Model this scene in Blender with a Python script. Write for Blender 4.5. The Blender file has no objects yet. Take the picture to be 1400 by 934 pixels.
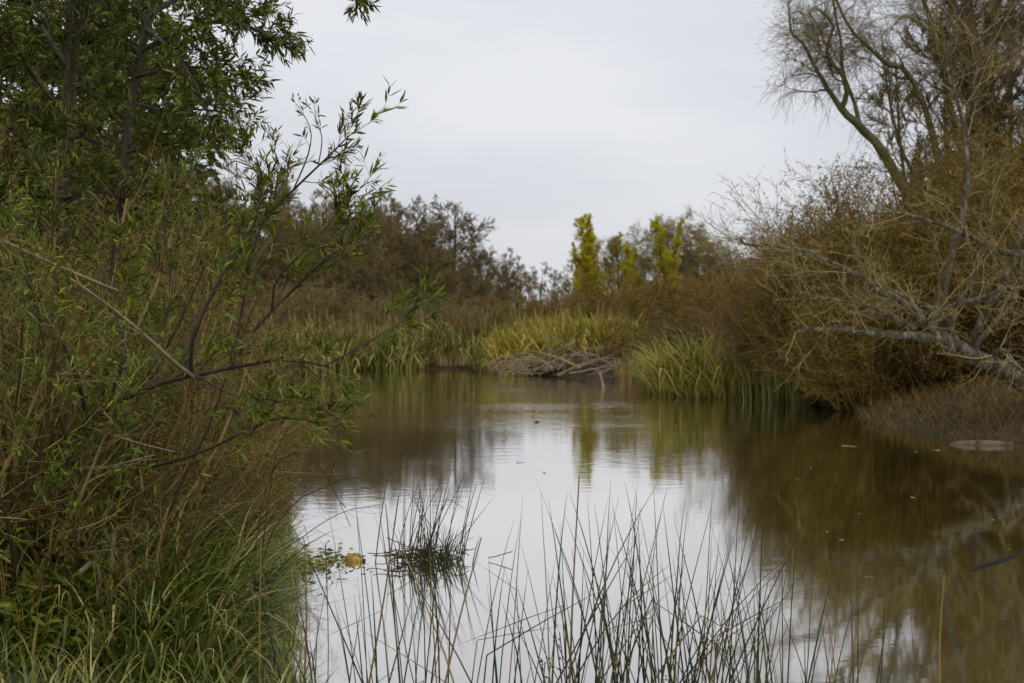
import bpy, math
import numpy as np

# ------------------------------------------------------------------ camera, sky, sun, exposure
scene = bpy.context.scene
coll = scene.collection
CAMH, F, PITCH = 2.2, 1944.0, -math.atan(32 / 1944.0)
cd = bpy.data.cameras.new("camera"); cam = bpy.data.objects.new("camera", cd); coll.objects.link(cam)
cam.location = (0, 0, CAMH); cam.rotation_euler = (math.radians(90) + PITCH, 0, 0)
cd.sensor_width = 36.0; cd.lens = 36.0 * F / 1400.0
cd.clip_start = 0.05; cd.clip_end = 3000
cd.dof.use_dof = True; cd.dof.focus_distance = 9.5; cd.dof.aperture_fstop = 4.0
scene.camera = cam

SUN_EL, SUN_AZ = math.radians(55), math.radians(160)
w = bpy.data.worlds.new("World"); scene.world = w; w.use_nodes = True
nt = w.node_tree; nt.nodes.clear()
def N(t, typ, **kw):
    n = t.nodes.new(typ)
    for k, v in kw.items(): setattr(n, k, v)
    return n
wo = N(nt, "ShaderNodeOutputWorld")
sky = N(nt, "ShaderNodeTexSky", sky_type="NISHITA", sun_disc=False, sun_elevation=SUN_EL, sun_rotation=SUN_AZ, dust_density=4.0)
b1 = N(nt, "ShaderNodeBackground"); b1.inputs[1].default_value = 0.1
nt.links.new(sky.outputs[0], b1.inputs[0])
tc = N(nt, "ShaderNodeTexCoord"); mp = N(nt, "ShaderNodeMapping"); mp.inputs["Scale"].default_value = (1.0, 1.0, 3.0)
nz = N(nt, "ShaderNodeTexNoise"); nz.inputs["Scale"].default_value = 3.2; nz.inputs["Detail"].default_value = 4; nz.inputs["Roughness"].default_value = 0.45
cr = N(nt, "ShaderNodeValToRGB")
cr.color_ramp.elements[0].position = 0.32; cr.color_ramp.elements[0].color = (0.60, 0.617, 0.665, 1)
cr.color_ramp.elements[1].position = 0.66; cr.color_ramp.elements[1].color = (0.745, 0.752, 0.785, 1)
b2 = N(nt, "ShaderNodeBackground"); b2.inputs[1].default_value = 1.0
mx = N(nt, "ShaderNodeMixShader"); mx.inputs[0].default_value = 0.9
nt.links.new(tc.outputs["Generated"], mp.inputs[0]); nt.links.new(mp.outputs[0], nz.inputs[0])
nt.links.new(nz.outputs[0], cr.inputs[0]); nt.links.new(cr.outputs[0], b2.inputs[0])
nt.links.new(b1.outputs[0], mx.inputs[1]); nt.links.new(b2.outputs[0], mx.inputs[2]); nt.links.new(mx.outputs[0], wo.inputs[0])

sl = bpy.data.lights.new("sun", "SUN"); sl.energy = 1.4; sl.angle = math.radians(40); sl.color = (1.0, 0.94, 0.84)
so = bpy.data.objects.new("sun", sl); coll.objects.link(so)
so.rotation_euler = (math.radians(90) - SUN_EL, 0, math.pi - SUN_AZ)
scene.view_settings.view_transform = "Standard"; scene.view_settings.look = "None"
scene.view_settings.exposure = 0.2; scene.view_settings.gamma = 1.0; scene.view_settings.use_curve_mapping = False
scene.cycles.max_bounces = 6; scene.cycles.diffuse_bounces = 4; scene.cycles.glossy_bounces = 3
scene.cycles.transmission_bounces = 3; scene.cycles.transparent_max_bounces = 6

# ------------------------------------------------------------------ helpers
rng = np.random.default_rng(11)
UP = np.array([0., 0., 1.])
cp, sp = math.cos(PITCH), math.sin(PITCH)
def W(px, py, d):
    """the point of the place at distance d (metres along the view) that the photograph shows at px, py"""
    a, b = (px - 700) / F, (467 - py) / F
    v = np.array([a, cp - b * sp, sp + b * cp]); v *= d / v[1]
    return v + np.array([0, 0, CAMH])
def unit(v): return v / np.maximum(np.linalg.norm(v, axis=-1, keepdims=True), 1e-9)
def catmull(pts, K):
    p = np.asarray(pts, float); p = np.vstack([2 * p[0] - p[1], p, 2 * p[-1] - p[-2]])
    n = len(p) - 3; out = []
    for t in np.linspace(0, n - 1e-6, K):
        i = int(t); u = t - i; a, b, c, d = p[i:i + 4]
        out.append(.5 * (2 * b + (c - a) * u + (2 * a - 5 * b + 4 * c - d) * u * u + (3 * b - a - 3 * c + d) * u ** 3))
    return np.array(out)

def build(name, V, quads=None, tris=None, rnd=None, smooth=True):
    me = bpy.data.meshes.new(name)
    nq = 0 if quads is None else len(quads); ntri = 0 if tris is None else len(tris)
    idx, st = [], []
    if nq: idx.append(np.asarray(quads).ravel()); st.append(np.arange(nq) * 4)
    if ntri: idx.append(np.asarray(tris).ravel()); st.append(nq * 4 + np.arange(ntri) * 3)
    idx = np.concatenate(idx).astype(np.int32); st = np.concatenate(st).astype(np.int32)
    me.vertices.add(len(V)); me.vertices.foreach_set("co", np.asarray(V, np.float32).ravel())
    me.loops.add(len(idx)); me.loops.foreach_set("vertex_index", idx)
    me.polygons.add(nq + ntri); me.polygons.foreach_set("loop_start", st)
    me.polygons.foreach_set("use_smooth", np.full(nq + ntri, smooth))
    if rnd is not None:
        at = me.attributes.new("rnd", "FLOAT", "POINT"); at.data.foreach_set("value", np.asarray(rnd, np.float32))
    me.update(calc_edges=True); me.validate()
    return me

class Geo:
    """collects tubes, leaves and blades for one part"""
    def __init__(s): s.V, s.Q, s.T, s.R, s.n = [], [], [], [], 0
    def add(s, V, Q=None, T=None, R=None):
        V = np.asarray(V, float).reshape(-1, 3)
        s.V.append(V); s.R.append(np.full(len(V), .5) if R is None else np.asarray(R, float))
        if Q is not None: s.Q.append(np.asarray(Q) + s.n)
        if T is not None: s.T.append(np.asarray(T) + s.n)
        s.n += len(V); return s
    def mesh(s, name, off=(0, 0, 0), smooth=True):
        return build(name, np.concatenate(s.V) - np.asarray(off), np.concatenate(s.Q) if s.Q else None,
                     np.concatenate(s.T) if s.T else None, np.concatenate(s.R), smooth)
    def tubes(s, P, R, sides=4, rnd=None, lump=0.0):
        P = np.asarray(P, float); R = np.asarray(R, float)
        if P.ndim == 2: P, R = P[None], R[None]
        n, K, _ = P.shape
        if n == 0: return s
        T = np.gradient(P, axis=1); T = unit(T)
        ref = np.where(np.abs(T[:, :1, 2:3]) > .9, np.array([1., 0, 0]), np.array([0, 0, 1.]))
        A = unit(np.cross(T, np.broadcast_to(ref, T.shape))); B = np.cross(T, A)
        an = np.arange(sides) * 2 * np.pi / sides
        rr = R[..., None]
        if lump: rr = rr * (1 + lump * rng.standard_normal((n, K, sides)))
        V = P[:, :, None] + (A[:, :, None] * np.cos(an)[:, None] + B[:, :, None] * np.sin(an)[:, None]) * np.broadcast_to(rr, (n, K, sides))[..., None]
        k = np.arange(K - 1)[:, None] * sides; j = np.arange(sides)[None]; j2 = (j + 1) % sides
        q = np.stack([k + j, k + j2, k + sides + j2, k + sides + j], -1).reshape(-1, 4)
        Q = (q[None] + (np.arange(n) * K * sides)[:, None, None]).reshape(-1, 4)
        r = rng.random(n) if rnd is None else rnd
        return s.add(V, Q, None, np.repeat(r, K * sides))
    def leaves(s, pos, D, L, Wd, rnd, curl=.12, simple=False, face=None):
        n = len(pos); D = unit(D)
        nr = rng.standard_normal((n, 3)) * .7 + UP if face is None else face
        S = unit(np.cross(D, nr)); Nn = np.cross(S, D)
        L = L[:, None]; h = (Wd / 2)[:, None]
        if simple:
            V = np.stack([pos, pos + D * L * .45 + S * h, pos + D * L - Nn * L * curl, pos + D * L * .45 - S * h], 1)
            return s.add(V, np.arange(n * 4).reshape(-1, 4), None, np.repeat(rnd, 4))
        c = Nn * L * curl
        V = np.stack([pos, pos + D * L * .32 + S * h + c * .2, pos + D * L * .32 - S * h + c * .2,
                      pos + D * L * .68 + S * h * .8 - c * .3, pos + D * L * .68 - S * h * .8 - c * .3, pos + D * L - c], 1)
        b = (np.arange(n) * 6)[:, None]
        return s.add(V, b + np.array([2, 1, 3, 4]), np.concatenate([b + np.array([0, 1, 2]), b + np.array([4, 3, 5])]), np.repeat(rnd, 6))
    def blades(s, base, az, L, wd, th0, curve, rnd, K=6, pw=1.5, kink=0.0):
        n = len(base); ss = np.linspace(0, 1, K)
        th = th0[:, None] + curve[:, None] * ss[None] ** pw
        if kink:
            kk = rng.random(n) < kink; kt = rng.uniform(.4, .85, n)
            th = th + (kk[:, None] & (ss[None] > kt[:, None])) * rng.uniform(.8, 1.7, n)[:, None]
        h = np.stack([np.cos(az), np.sin(az), 0 * az], 1)
        d = h[:, None] * np.sin(th)[..., None] + UP * np.cos(th)[..., None]
        st = d * (L / (K - 1))[:, None, None]
        P = base[:, None] + np.concatenate([np.zeros((n, 1, 3)), np.cumsum(st[:, :-1], 1)], 1)
        tw = rng.uniform(-.9, .9, n)
        sd = np.stack([-np.sin(az + tw), np.cos(az + tw), 0 * az], 1)
        prof = np.minimum(1, (1.02 - ss) * 2.2) * (.6 + .4 * np.minimum(1, ss * 4))
        o = sd[:, None] * (wd[:, None] * prof)[..., None] / 2
        V = np.stack([P - o, P + o], 2)
        k = np.arange(K - 1)[:, None] * 2
        q = np.concatenate([k, k + 1, k + 3, k + 2], 1)
        Q = (q[None] + (np.arange(n) * K * 2)[:, None, None]).reshape(-1, 4)
        s.P = P
        return s.add(V, Q, None, np.repeat(rnd, K * 2))

def spawn(P, R, n, t=(.25, 1), ang=(25, 60), ln=(.3, .6), rel=True, rr=.55, k=5, trop=0., wig=.12, fall=.5, taper=.75, rmin=.0015, flat=0.):
    """children of all the branches P (n, K, 3): vectorised"""
    Np, K, _ = P.shape
    I = np.repeat(np.arange(Np), n); m = len(I)
    tt = t[0] + (t[1] - t[0]) * (np.tile(np.arange(n), Np) + rng.random(m)) / n; f = np.minimum(tt * (K - 1), K - 1.001); i = f.astype(int); u = (f - i)[:, None]
    p = P[I, i] * (1 - u) + P[I, i + 1] * u; T = unit(P[I, i + 1] - P[I, i])
    r = np.maximum((R[I, i] * (1 - u[:, 0]) + R[I, i + 1] * u[:, 0]) * rr, rmin)
    v = rng.standard_normal((m, 3)); v[:, 2] *= 1 - flat; v -= (v * T).sum(1, keepdims=True) * T; v = unit(v)
    a = np.radians(rng.uniform(ang[0], ang[1], m))[:, None]
    d = np.cos(a) * T + np.sin(a) * v
    L = rng.uniform(ln[0], ln[1], m) * (1 - fall * tt)
    if rel: L = L * np.linalg.norm(np.diff(P, axis=1), axis=2).sum(1)[I]
    out = [p]; st = (L / (k - 1))[:, None]
    for j in range(k - 1):
        d = unit(d + rng.standard_normal((m, 3)) * wig + UP * trop)
        out.append(out[-1] + d * st)
    s_ = np.linspace(0, 1, k)[None]
    return np.stack(out, 1), np.maximum(r[:, None] * (1 - taper * s_), rmin * .6)

def pts_on(P, n, t=(.2, 1)):
    Np, K, _ = P.shape; I = np.repeat(np.arange(Np), n)
    f = np.minimum(rng.uniform(t[0], t[1], len(I)) * (K - 1), K - 1.001); i = f.astype(int); u = (f - i)[:, None]
    return I, P[I, i] * (1 - u) + P[I, i + 1] * u, unit(P[I, i + 1] - P[I, i])

def leaf_on(g, P, n, L, Wd, t=(.2, 1), ang=(25, 65), droop=0., curl=.12, simple=False, mixr=.6, lo=0., hi=1.):
    I, p, T = pts_on(P, n, t); m = len(p)
    v = rng.standard_normal((m, 3)); v -= (v * T).sum(1, keepdims=True) * T; v = unit(v)
    a = np.radians(rng.uniform(ang[0], ang[1], m))[:, None]
    D = np.cos(a) * T + np.sin(a) * v - UP * droop
    tr = rng.random(len(P))[I]
    g.leaves(p, D, rng.uniform(L[0], L[1], m), rng.uniform(Wd[0], Wd[1], m), lo + (hi - lo) * (mixr * tr + (1 - mixr) * rng.random(m)), curl, simple)
    return g

# ---------------- materials
def ramp_nodes(t, stops):
    c = N(t, "ShaderNodeValToRGB"); e = c.color_ramp.elements
    e[0].position, e[0].color = stops[0][0], (*stops[0][1], 1)
    e[1].position, e[1].color = stops[-1][0], (*stops[-1][1], 1)
    for p, col in stops[1:-1]:
        x = e.new(p); x.color = (*col, 1)
    return c
def mat_rnd(name, stops, rough=.6, trans=0., objvar=.12, spec=.18, gain=1.3):
    stops = [(p, (min(.8, col[0] * gain * 1.04), min(.8, col[1] * gain), min(.8, col[2] * gain * .6))) for p, col in stops]
    m = bpy.data.materials.new(name); m.use_nodes = True; t = m.node_tree; b = t.nodes["Principled BSDF"]
    a = N(t, "ShaderNodeAttribute", attribute_name="rnd"); oi = N(t, "ShaderNodeObjectInfo")
    ad = N(t, "ShaderNodeMath", operation="MULTIPLY_ADD"); ad.inputs[1].default_value = objvar; 
    sb = N(t, "ShaderNodeMath", operation="SUBTRACT"); sb.inputs[1].default_value = objvar / 2
    t.links.new(oi.outputs["Random"], ad.inputs[0]); t.links.new(a.outputs["Fac"], ad.inputs[2]); t.links.new(ad.outputs[0], sb.inputs[0])
    c = ramp_nodes(t, stops); t.links.new(sb.outputs[0], c.inputs[0]); t.links.new(c.outputs[0], b.inputs["Base Color"])
    b.inputs["Roughness"].default_value = rough; b.inputs["Specular IOR Level"].default_value = spec
    if trans:
        tr = N(t, "ShaderNodeBsdfTranslucent"); x = N(t, "ShaderNodeMixShader"); x.inputs[0].default_value = trans
        t.links.new(c.outputs[0], tr.inputs[0]); t.links.new(b.outputs[0], x.inputs[1]); t.links.new(tr.outputs[0], x.inputs[2])
        t.links.new(x.outputs[0], t.nodes["Material Output"].inputs[0])
    return m
def mat_bark(name, stops, scale=6., rough=.85, bump=.4, stretch=(1, 1, .35)):
    m = bpy.data.materials.new(name); m.use_nodes = True; t = m.node_tree; b = t.nodes["Principled BSDF"]
    tcn = N(t, "ShaderNodeTexCoord"); mpn = N(t, "ShaderNodeMapping"); mpn.inputs["Scale"].default_value = stretch
    n1 = N(t, "ShaderNodeTexNoise"); n1.inputs["Scale"].default_value = scale; n1.inputs["Detail"].default_value = 7; n1.inputs["Roughness"].default_value = .7
    t.links.new(tcn.outputs["Object"], mpn.inputs[0]); t.links.new(mpn.outputs[0], n1.inputs[0])
    c = ramp_nodes(t, stops); t.links.new(n1.outputs[0], c.inputs[0]); t.links.new(c.outputs[0], b.inputs["Base Color"])
    n2 = N(t, "ShaderNodeTexNoise"); n2.inputs["Scale"].default_value = scale * 5; n2.inputs["Detail"].default_value = 4
    t.links.new(mpn.outputs[0], n2.inputs[0])
    bp = N(t, "ShaderNodeBump"); bp.inputs["Strength"].default_value = bump; bp.inputs["Distance"].default_value = .02
    t.links.new(n2.outputs[0], bp.inputs["Height"]); t.links.new(bp.outputs[0], b.inputs["Normal"])
    b.inputs["Roughness"].default_value = rough; b.inputs["Specular IOR Level"].default_value = .2
    return m

M = {}
M["leaf_dark"] = mat_rnd("dark_green_leaf", [(0, (.024, .034, .007)), (.45, (.05, .072, .012)), (.78, (.092, .115, .02)), (.92, (.15, .125, .03)), (1, (.17, .075, .03))], .45, .25)
M["leaf_green"] = mat_rnd("fresh_green_leaf", [(0, (.016, .026, .005)), (.35, (.045, .072, .010)), (.68, (.10, .155, .018)), (.84, (.19, .22, .03)), (.91, (.22, .13, .04)), (1, (.16, .075, .03))], .45, .22)
M["leaf_olive"] = mat_rnd("olive_leaf", [(0, (.042, .042, .011)), (.5, (.095, .09, .02)), (.85, (.17, .14, .032)), (1, (.19, .10, .03))], .6, .3)
M["leaf_yellow"] = mat_rnd("yellow_green_spring_leaf", [(0, (.46, .42, .018)), (.5, (.60, .55, .026)), (1, (.72, .66, .05))], .6, .5, .12, .3, 1.0)
M["leaf_dry"] = mat_rnd("dry_brown_leaf", [(0, (.04, .029, .014)), (.5, (.10, .070, .030)), (.9, (.17, .115, .05)), (1, (.22, .16, .07))], .7, .2)
M["leaf_rust"] = mat_rnd("rusty_dry_leaf", [(0, (.06, .042, .012)), (.5, (.125, .088, .022)), (1, (.21, .15, .04))], .7, .2)
M["twig_brown"] = mat_rnd("brown_twig", [(0, (.045, .03, .02)), (.5, (.11, .072, .047)), (1, (.23, .165, .115))], .8)
M["twig_olive"] = mat_rnd("olive_brown_twig", [(0, (.062, .045, .02)), (.5, (.125, .088, .036)), (1, (.20, .145, .06))], .8)
M["twig_pale"] = mat_rnd("pale_grey_twig", [(0, (.07, .054, .034)), (.5, (.15, .12, .08)), (1, (.30, .25, .18))], .8)
M["twig_grey"] = mat_rnd("greyish_pink_twig", [(0, (.08, .062, .048)), (.5, (.135, .104, .078)), (1, (.20, .16, .12))], .8)
M["twig_dark"] = mat_rnd("dark_stem", [(0, (.025, .02, .016)), (1, (.07, .055, .042))], .7)
M["bark_dark"] = mat_bark("dark_bark", [(.3, (.025, .02, .015)), (.7, (.085, .07, .05))], 9)
M["bark_willow"] = mat_bark("lichened_willow_bark", [(.34, (.024, .02, .012)), (.5, (.075, .064, .04)), (.6, (.17, .155, .11)), (.72, (.30, .28, .22))], 9)
M["bark_green"] = mat_bark("mossy_bark", [(.3, (.04, .038, .015)), (.55, (.10, .095, .035)), (.75, (.17, .15, .08))], 6)
M["bark_grey"] = mat_bark("grey_brown_bark", [(.3, (.05, .038, .026)), (.7, (.16, .125, .085))], 6)
M["bark_pale"] = mat_bark("bleached_dead_wood", [(.3, (.12, .092, .055)), (.7, (.29, .23, .15))], 10)
M["rush"] = mat_rnd("dark_green_rush", [(0, (.014, .018, .010)), (.55, (.03, .038, .018)), (.8, (.065, .07, .03)), (.9, (.15, .105, .045)), (1, (.25, .17, .075))], .45, 0, 0, .4, 1.0)
M["grass"] = mat_rnd("long_green_grass", [(0, (.032, .05, .012)), (.4, (.07, .105, .02)), (.68, (.13, .17, .045)), (.84, (.26, .25, .12)), (1, (.42, .34, .20))], .36, .3, .12, .5)
M["sedge"] = mat_rnd("yellowing_sedge", [(0, (.04, .06, .015)), (.3, (.10, .12, .028)), (.6, (.20, .19, .055)), (.85, (.28, .22, .10)), (1, (.36, .29, .18))], .6, .3, .12, .18, 1.75)
M["reed"] = mat_rnd("cattail_leaf", [(0, (.06, .066, .018)), (.35, (.14, .14, .028)), (.65, (.24, .205, .045)), (.85, (.29, .20, .07)), (1, (.38, .31, .18))], .6, .3, .12, .18, 1.75)
M["reed_green"] = mat_rnd("green_reed_leaf", [(0, (.034, .044, .016)), (.4, (.075, .088, .03)), (.7, (.15, .14, .06)), (1, (.34, .30, .19))], .55, .3, .12, .18, 1.75)
M["straw"] = mat_rnd("dry_straw", [(0, (.09, .062, .04)), (.5, (.17, .125, .08)), (1, (.32, .25, .17))], .7, .15, .12, .18, 1.75)

# ---------------- object makers
def tag(o, label=None, cat=None, group=None, kind=None):
    if label: o["label"] = label
    if cat: o["category"] = cat
    if group: o["group"] = group
    if kind: o["kind"] = kind
    return o
def mobj(name, me, mat, parent=None, loc=None, kind=None):
    if not me.materials: me.materials.append(mat)
    o = bpy.data.objects.new(name, me); coll.objects.link(o)
    if parent is not None: o.parent = parent
    if loc is not None: o.location = loc
    if kind: o["kind"] = kind
    return o
def thing(name, label, cat, loc, group=None, rz=0., sc=1.):
    o = bpy.data.objects.new(name, None); coll.objects.link(o); o.empty_display_size = .2
    o.location = loc; o.rotation_euler = (0, 0, rz); o.scale = (sc, sc, sc) if np.isscalar(sc) else sc
    return tag(o, label, cat, group)
def clone(root, loc, rz=0., sc=1., label=None, group=None, tilt=0.):
    r = root.copy(); coll.objects.link(r); r.location = loc; r.rotation_euler = (tilt, 0, rz)
    r.scale = (sc, sc, sc) if np.isscalar(sc) else sc
    if label: r["label"] = label
    if group: r["group"] = group
    for ch in root.children:
        c = ch.copy(); coll.objects.link(c); c.parent = r
    return r
def proto_place(root, spots, label=None, group=None):
    """the first spot moves the thing itself, the rest are copies: (x, y, rz, scale[, label])"""
    for i, s in enumerate(spots):
        loc = (s[0], s[1], float(H(s[0], s[1])) - .03)
        sc = s[3] if np.isscalar(s[3]) else tuple(s[3])
        lb = s[4] if len(s) > 4 else label
        if i == 0:
            root.location = loc; root.rotation_euler = (0, 0, s[2]); root.scale = (sc, sc, sc) if np.isscalar(sc) else sc
            if lb: root["label"] = lb
            if group: root["group"] = group
        else: clone(root, loc, s[2], sc, lb, group)

# ------------------------------------------------------------------ the ground and the pond
POND = catmull([(-1.0, 6.9), (-1.45, 9), (-2.1, 13), (-3.2, 18), (-5.2, 23), (-9, 29), (-14.5, 37), (-16, 48), (-11.5, 57), (-6, 61), (-1, 61.5), (.3, 58),
                (2, 54.5), (4.2, 52), (4.7, 46), (4.6, 41.2), (6, 39.3), (7.6, 37.2), (8.0, 33.5), (7.7, 30.2), (8.1, 26), (9.3, 23), (11.5, 19), (11, 12), (7.5, 7.2),
                (3.5, 6.0), (1, 6.2), (-1.0, 6.9)], 220)
def sdist(x, y):
    """signed distance to the shore, positive on land"""
    x = np.atleast_1d(np.asarray(x, float)).ravel(); y = np.atleast_1d(np.asarray(y, float)).ravel()
    d2 = np.full(len(x), 1e18); ins = np.zeros(len(x), bool)
    for (x0, y0), (x1, y1) in zip(POND[:-1, :2], POND[1:, :2]):
        ex, ey = x1 - x0, y1 - y0; l2 = ex * ex + ey * ey + 1e-12
        u = np.clip(((x - x0) * ex + (y - y0) * ey) / l2, 0, 1)
        d2 = np.minimum(d2, (x - x0 - u * ex) ** 2 + (y - y0 - u * ey) ** 2)
        c = ((y0 > y) != (y1 > y)) & (x < ex * (y - y0) / (ey if abs(ey) > 1e-12 else 1e-12) + x0); ins ^= c
    return np.where(ins, -1, 1) * np.sqrt(d2)
POND = np.asarray(POND)
def Hs(x, y):
    x = np.atleast_1d(np.asarray(x, float)).ravel(); y = np.atleast_1d(np.asarray(y, float)).ravel()
    s = sdist(x, y)
    right = np.clip((x - 4) / 4, 0, 1) * np.clip((y - 14) / 6, 0, 1) * np.clip((40 - y) / 6, 0, 1)
    hb = .62 + 1.0 * right
    z = np.where(s > 0, hb * (1 - np.exp(-np.maximum(s, 0) / (1.3 + 2.6 * right))) + .012 * np.minimum(np.maximum(s, 0), 60), -.9 * (1 - np.exp(np.minimum(s, 0) / 2.)))
    nz_ = .05 * np.sin(x * 2.1 + 1.3 * np.sin(y * 1.1)) * np.cos(y * 1.7) + .03 * np.sin(x * 5.3 + y * 3.1) + .02 * np.sin(y * 7.7 - x * 4.1)
    return z + nz_ * np.clip(s * .8 + .25, .1, 1)
def H(x, y): return Hs(x, y)[0]

xs = np.concatenate([-40 - np.geomspace(1, 700, 24)[::-1], np.arange(-40, -18, 1.), np.arange(-18, 16, .26), np.arange(16, 40, 1.), 40 + np.geomspace(1, 700, 24)])
ys = np.concatenate([-12 - np.geomspace(1, 300, 12)[::-1], np.arange(-12, 5, 1.), np.arange(5, 66, .3), np.arange(66, 130, 2.), 130 + np.geomspace(2, 1200, 22)])
X, Y = np.meshgrid(xs, ys); nx, ny = len(xs), len(ys)
Z = Hs(X.ravel(), Y.ravel())
ii = (np.arange(ny - 1)[:, None] * nx + np.arange(nx - 1)[None]).ravel()
gm = build("ground", np.stack([X.ravel(), Y.ravel(), Z], 1), np.stack([ii, ii + 1, ii + nx + 1, ii + nx], 1))
mg = bpy.data.materials.new("damp_leaf_littered_soil"); mg.use_nodes = True; t = mg.node_tree; b = t.nodes["Principled BSDF"]
tcn = N(t, "ShaderNodeTexCoord"); n1 = N(t, "ShaderNodeTexNoise"); n1.inputs["Scale"].default_value = 1.1; n1.inputs["Detail"].default_value = 8; n1.inputs["Roughness"].default_value = .72
n2 = N(t, "ShaderNodeTexNoise"); n2.inputs["Scale"].default_value = 14; n2.inputs["Detail"].default_value = 6; n2.inputs["Roughness"].default_value = .7
t.links.new(tcn.outputs["Object"], n1.inputs[0]); t.links.new(tcn.outputs["Object"], n2.inputs[0])
c1 = ramp_nodes(t, [(.3, (.028, .022, .012)), (.55, (.06, .046, .024)), (.75, (.08, .066, .028))])
c2 = ramp_nodes(t, [(.35, (.35, .33, .3)), (.7, (1.7, 1.55, 1.4))])
mm = N(t, "ShaderNodeMixRGB", blend_type="MULTIPLY"); mm.inputs[0].default_value = 1
t.links.new(n1.outputs[0], c1.inputs[0]); t.links.new(n2.outputs[0], c2.inputs[0]); t.links.new(c1.outputs[0], mm.inputs[1]); t.links.new(c2.outputs[0], mm.inputs[2])
t.links.new(mm.outputs[0], b.inputs["Base Color"]); b.inputs["Roughness"].default_value = .9
bp = N(t, "ShaderNodeBump"); bp.inputs["Strength"].default_value = .8; bp.inputs["Distance"].default_value = .06
t.links.new(n2.outputs[0], bp.inputs["Height"]); t.links.new(bp.outputs[0], b.inputs["Normal"])
tag(mobj("ground", gm, mg), "brown leaf-littered soil banks around the pond", "ground", kind="structure")

# water: muddy body under a reflecting, faintly rippled surface
wx = np.array([-26., 20.]); wy = np.array([4.5, 70.])
wm = build("water", np.array([(wx[0], wy[0], 0), (wx[1], wy[0], 0), (wx[1], wy[1], 0), (wx[0], wy[1], 0)]), np.array([[0, 1, 2, 3]]))
mw = bpy.data.materials.new("muddy_pond_water"); mw.use_nodes = True; t = mw.node_tree; t.nodes.clear()
out = N(t, "ShaderNodeOutputMaterial"); tcn = N(t, "ShaderNodeTexCoord")
def wnoise(sc, det, stretch):
    mpn = N(t, "ShaderNodeMapping"); mpn.inputs["Scale"].default_value = stretch
    n = N(t, "ShaderNodeTexNoise"); n.inputs["Scale"].default_value = sc; n.inputs["Detail"].default_value = det
    t.links.new(tcn.outputs["Object"], mpn.inputs[0]); t.links.new(mpn.outputs[0], n.inputs[0]); return n
na = wnoise(5.0, 3, (.55, 1, 1)); nb = wnoise(.18, 3, (.5, 1.2, 1)); nc = wnoise(.5, 2, (1, 1, 1))
patch = ramp_nodes(t, [(.40, (.3, .3, .3)), (.66, (1, 1, 1))]); t.links.new(nb.outputs[0], patch.inputs[0])
sxyz = N(t, "ShaderNodeSeparateXYZ"); t.links.new(tcn.outputs["Object"], sxyz.inputs[0])
breeze = N(t, "ShaderNodeMapRange", interpolation_type="SMOOTHSTEP"); t.links.new(sxyz.outputs[1], breeze.inputs[0])   # the open far water is ruffled more than the sheltered near water
breeze.inputs[1].default_value = 14; breeze.inputs[2].default_value = 38; breeze.inputs[3].default_value = .28; breeze.inputs[4].default_value = 2.6
h0 = N(t, "ShaderNodeMath", operation="MULTIPLY"); t.links.new(patch.outputs[0], h0.inputs[0]); t.links.new(breeze.outputs[0], h0.inputs[1])
hh = N(t, "ShaderNodeMath", operation="MULTIPLY"); t.links.new(na.outputs[0], hh.inputs[0]); t.links.new(h0.outputs[0], hh.inputs[1])
bp = N(t, "ShaderNodeBump"); bp.inputs["Strength"].default_value = .35; bp.inputs["Distance"].default_value = .012
t.links.new(hh.outputs[0], bp.inputs["Height"])
gl = N(t, "ShaderNodeBsdfGlossy"); gl.inputs["Roughness"].default_value = .045; gl.inputs["Color"].default_value = (1, .98, .955, 1)
df = N(t, "ShaderNodeBsdfDiffuse"); mud = ramp_nodes(t, [(.35, (.046, .039, .007)), (.65, (.064, .055, .010))])
t.links.new(nc.outputs[0], mud.inputs[0]); t.links.new(mud.outputs[0], df.inputs[0])
fr = N(t, "ShaderNodeFresnel"); fr.inputs[0].default_value = 1.33
fm = N(t, "ShaderNodeMath", operation="MULTIPLY_ADD", use_clamp=True); fm.inputs[1].default_value = .55; fm.inputs[2].default_value = .62
t.links.new(fr.outputs[0], fm.inputs[0])
mxw = N(t, "ShaderNodeMixShader"); t.links.new(fm.outputs[0], mxw.inputs[0]); t.links.new(df.outputs[0], mxw.inputs[1]); t.links.new(gl.outputs[0], mxw.inputs[2])
t.links.new(bp.outputs[0], gl.inputs["Normal"]); t.links.new(mxw.outputs[0], out.inputs[0])
tag(mobj("water", wm, mw), "still muddy brown pond water mirroring the grey sky", "water", kind="structure")

# ------------------------------------------------------------------ far bank: trees, thicket, reeds
def trunk_path(h, lean=.05, K=9, wob=.04):
    z = np.linspace(0, h, K); a = rng.uniform(0, 6.28)
    x = lean * h * (z / h) ** 1.5 * math.cos(a) + np.cumsum(rng.normal(0, wob * h / K, K)) * (z > 0)
    y = lean * h * (z / h) ** 1.5 * math.sin(a) + np.cumsum(rng.normal(0, wob * h / K, K)) * (z > 0)
    return np.stack([x, y, z], 1)

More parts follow.
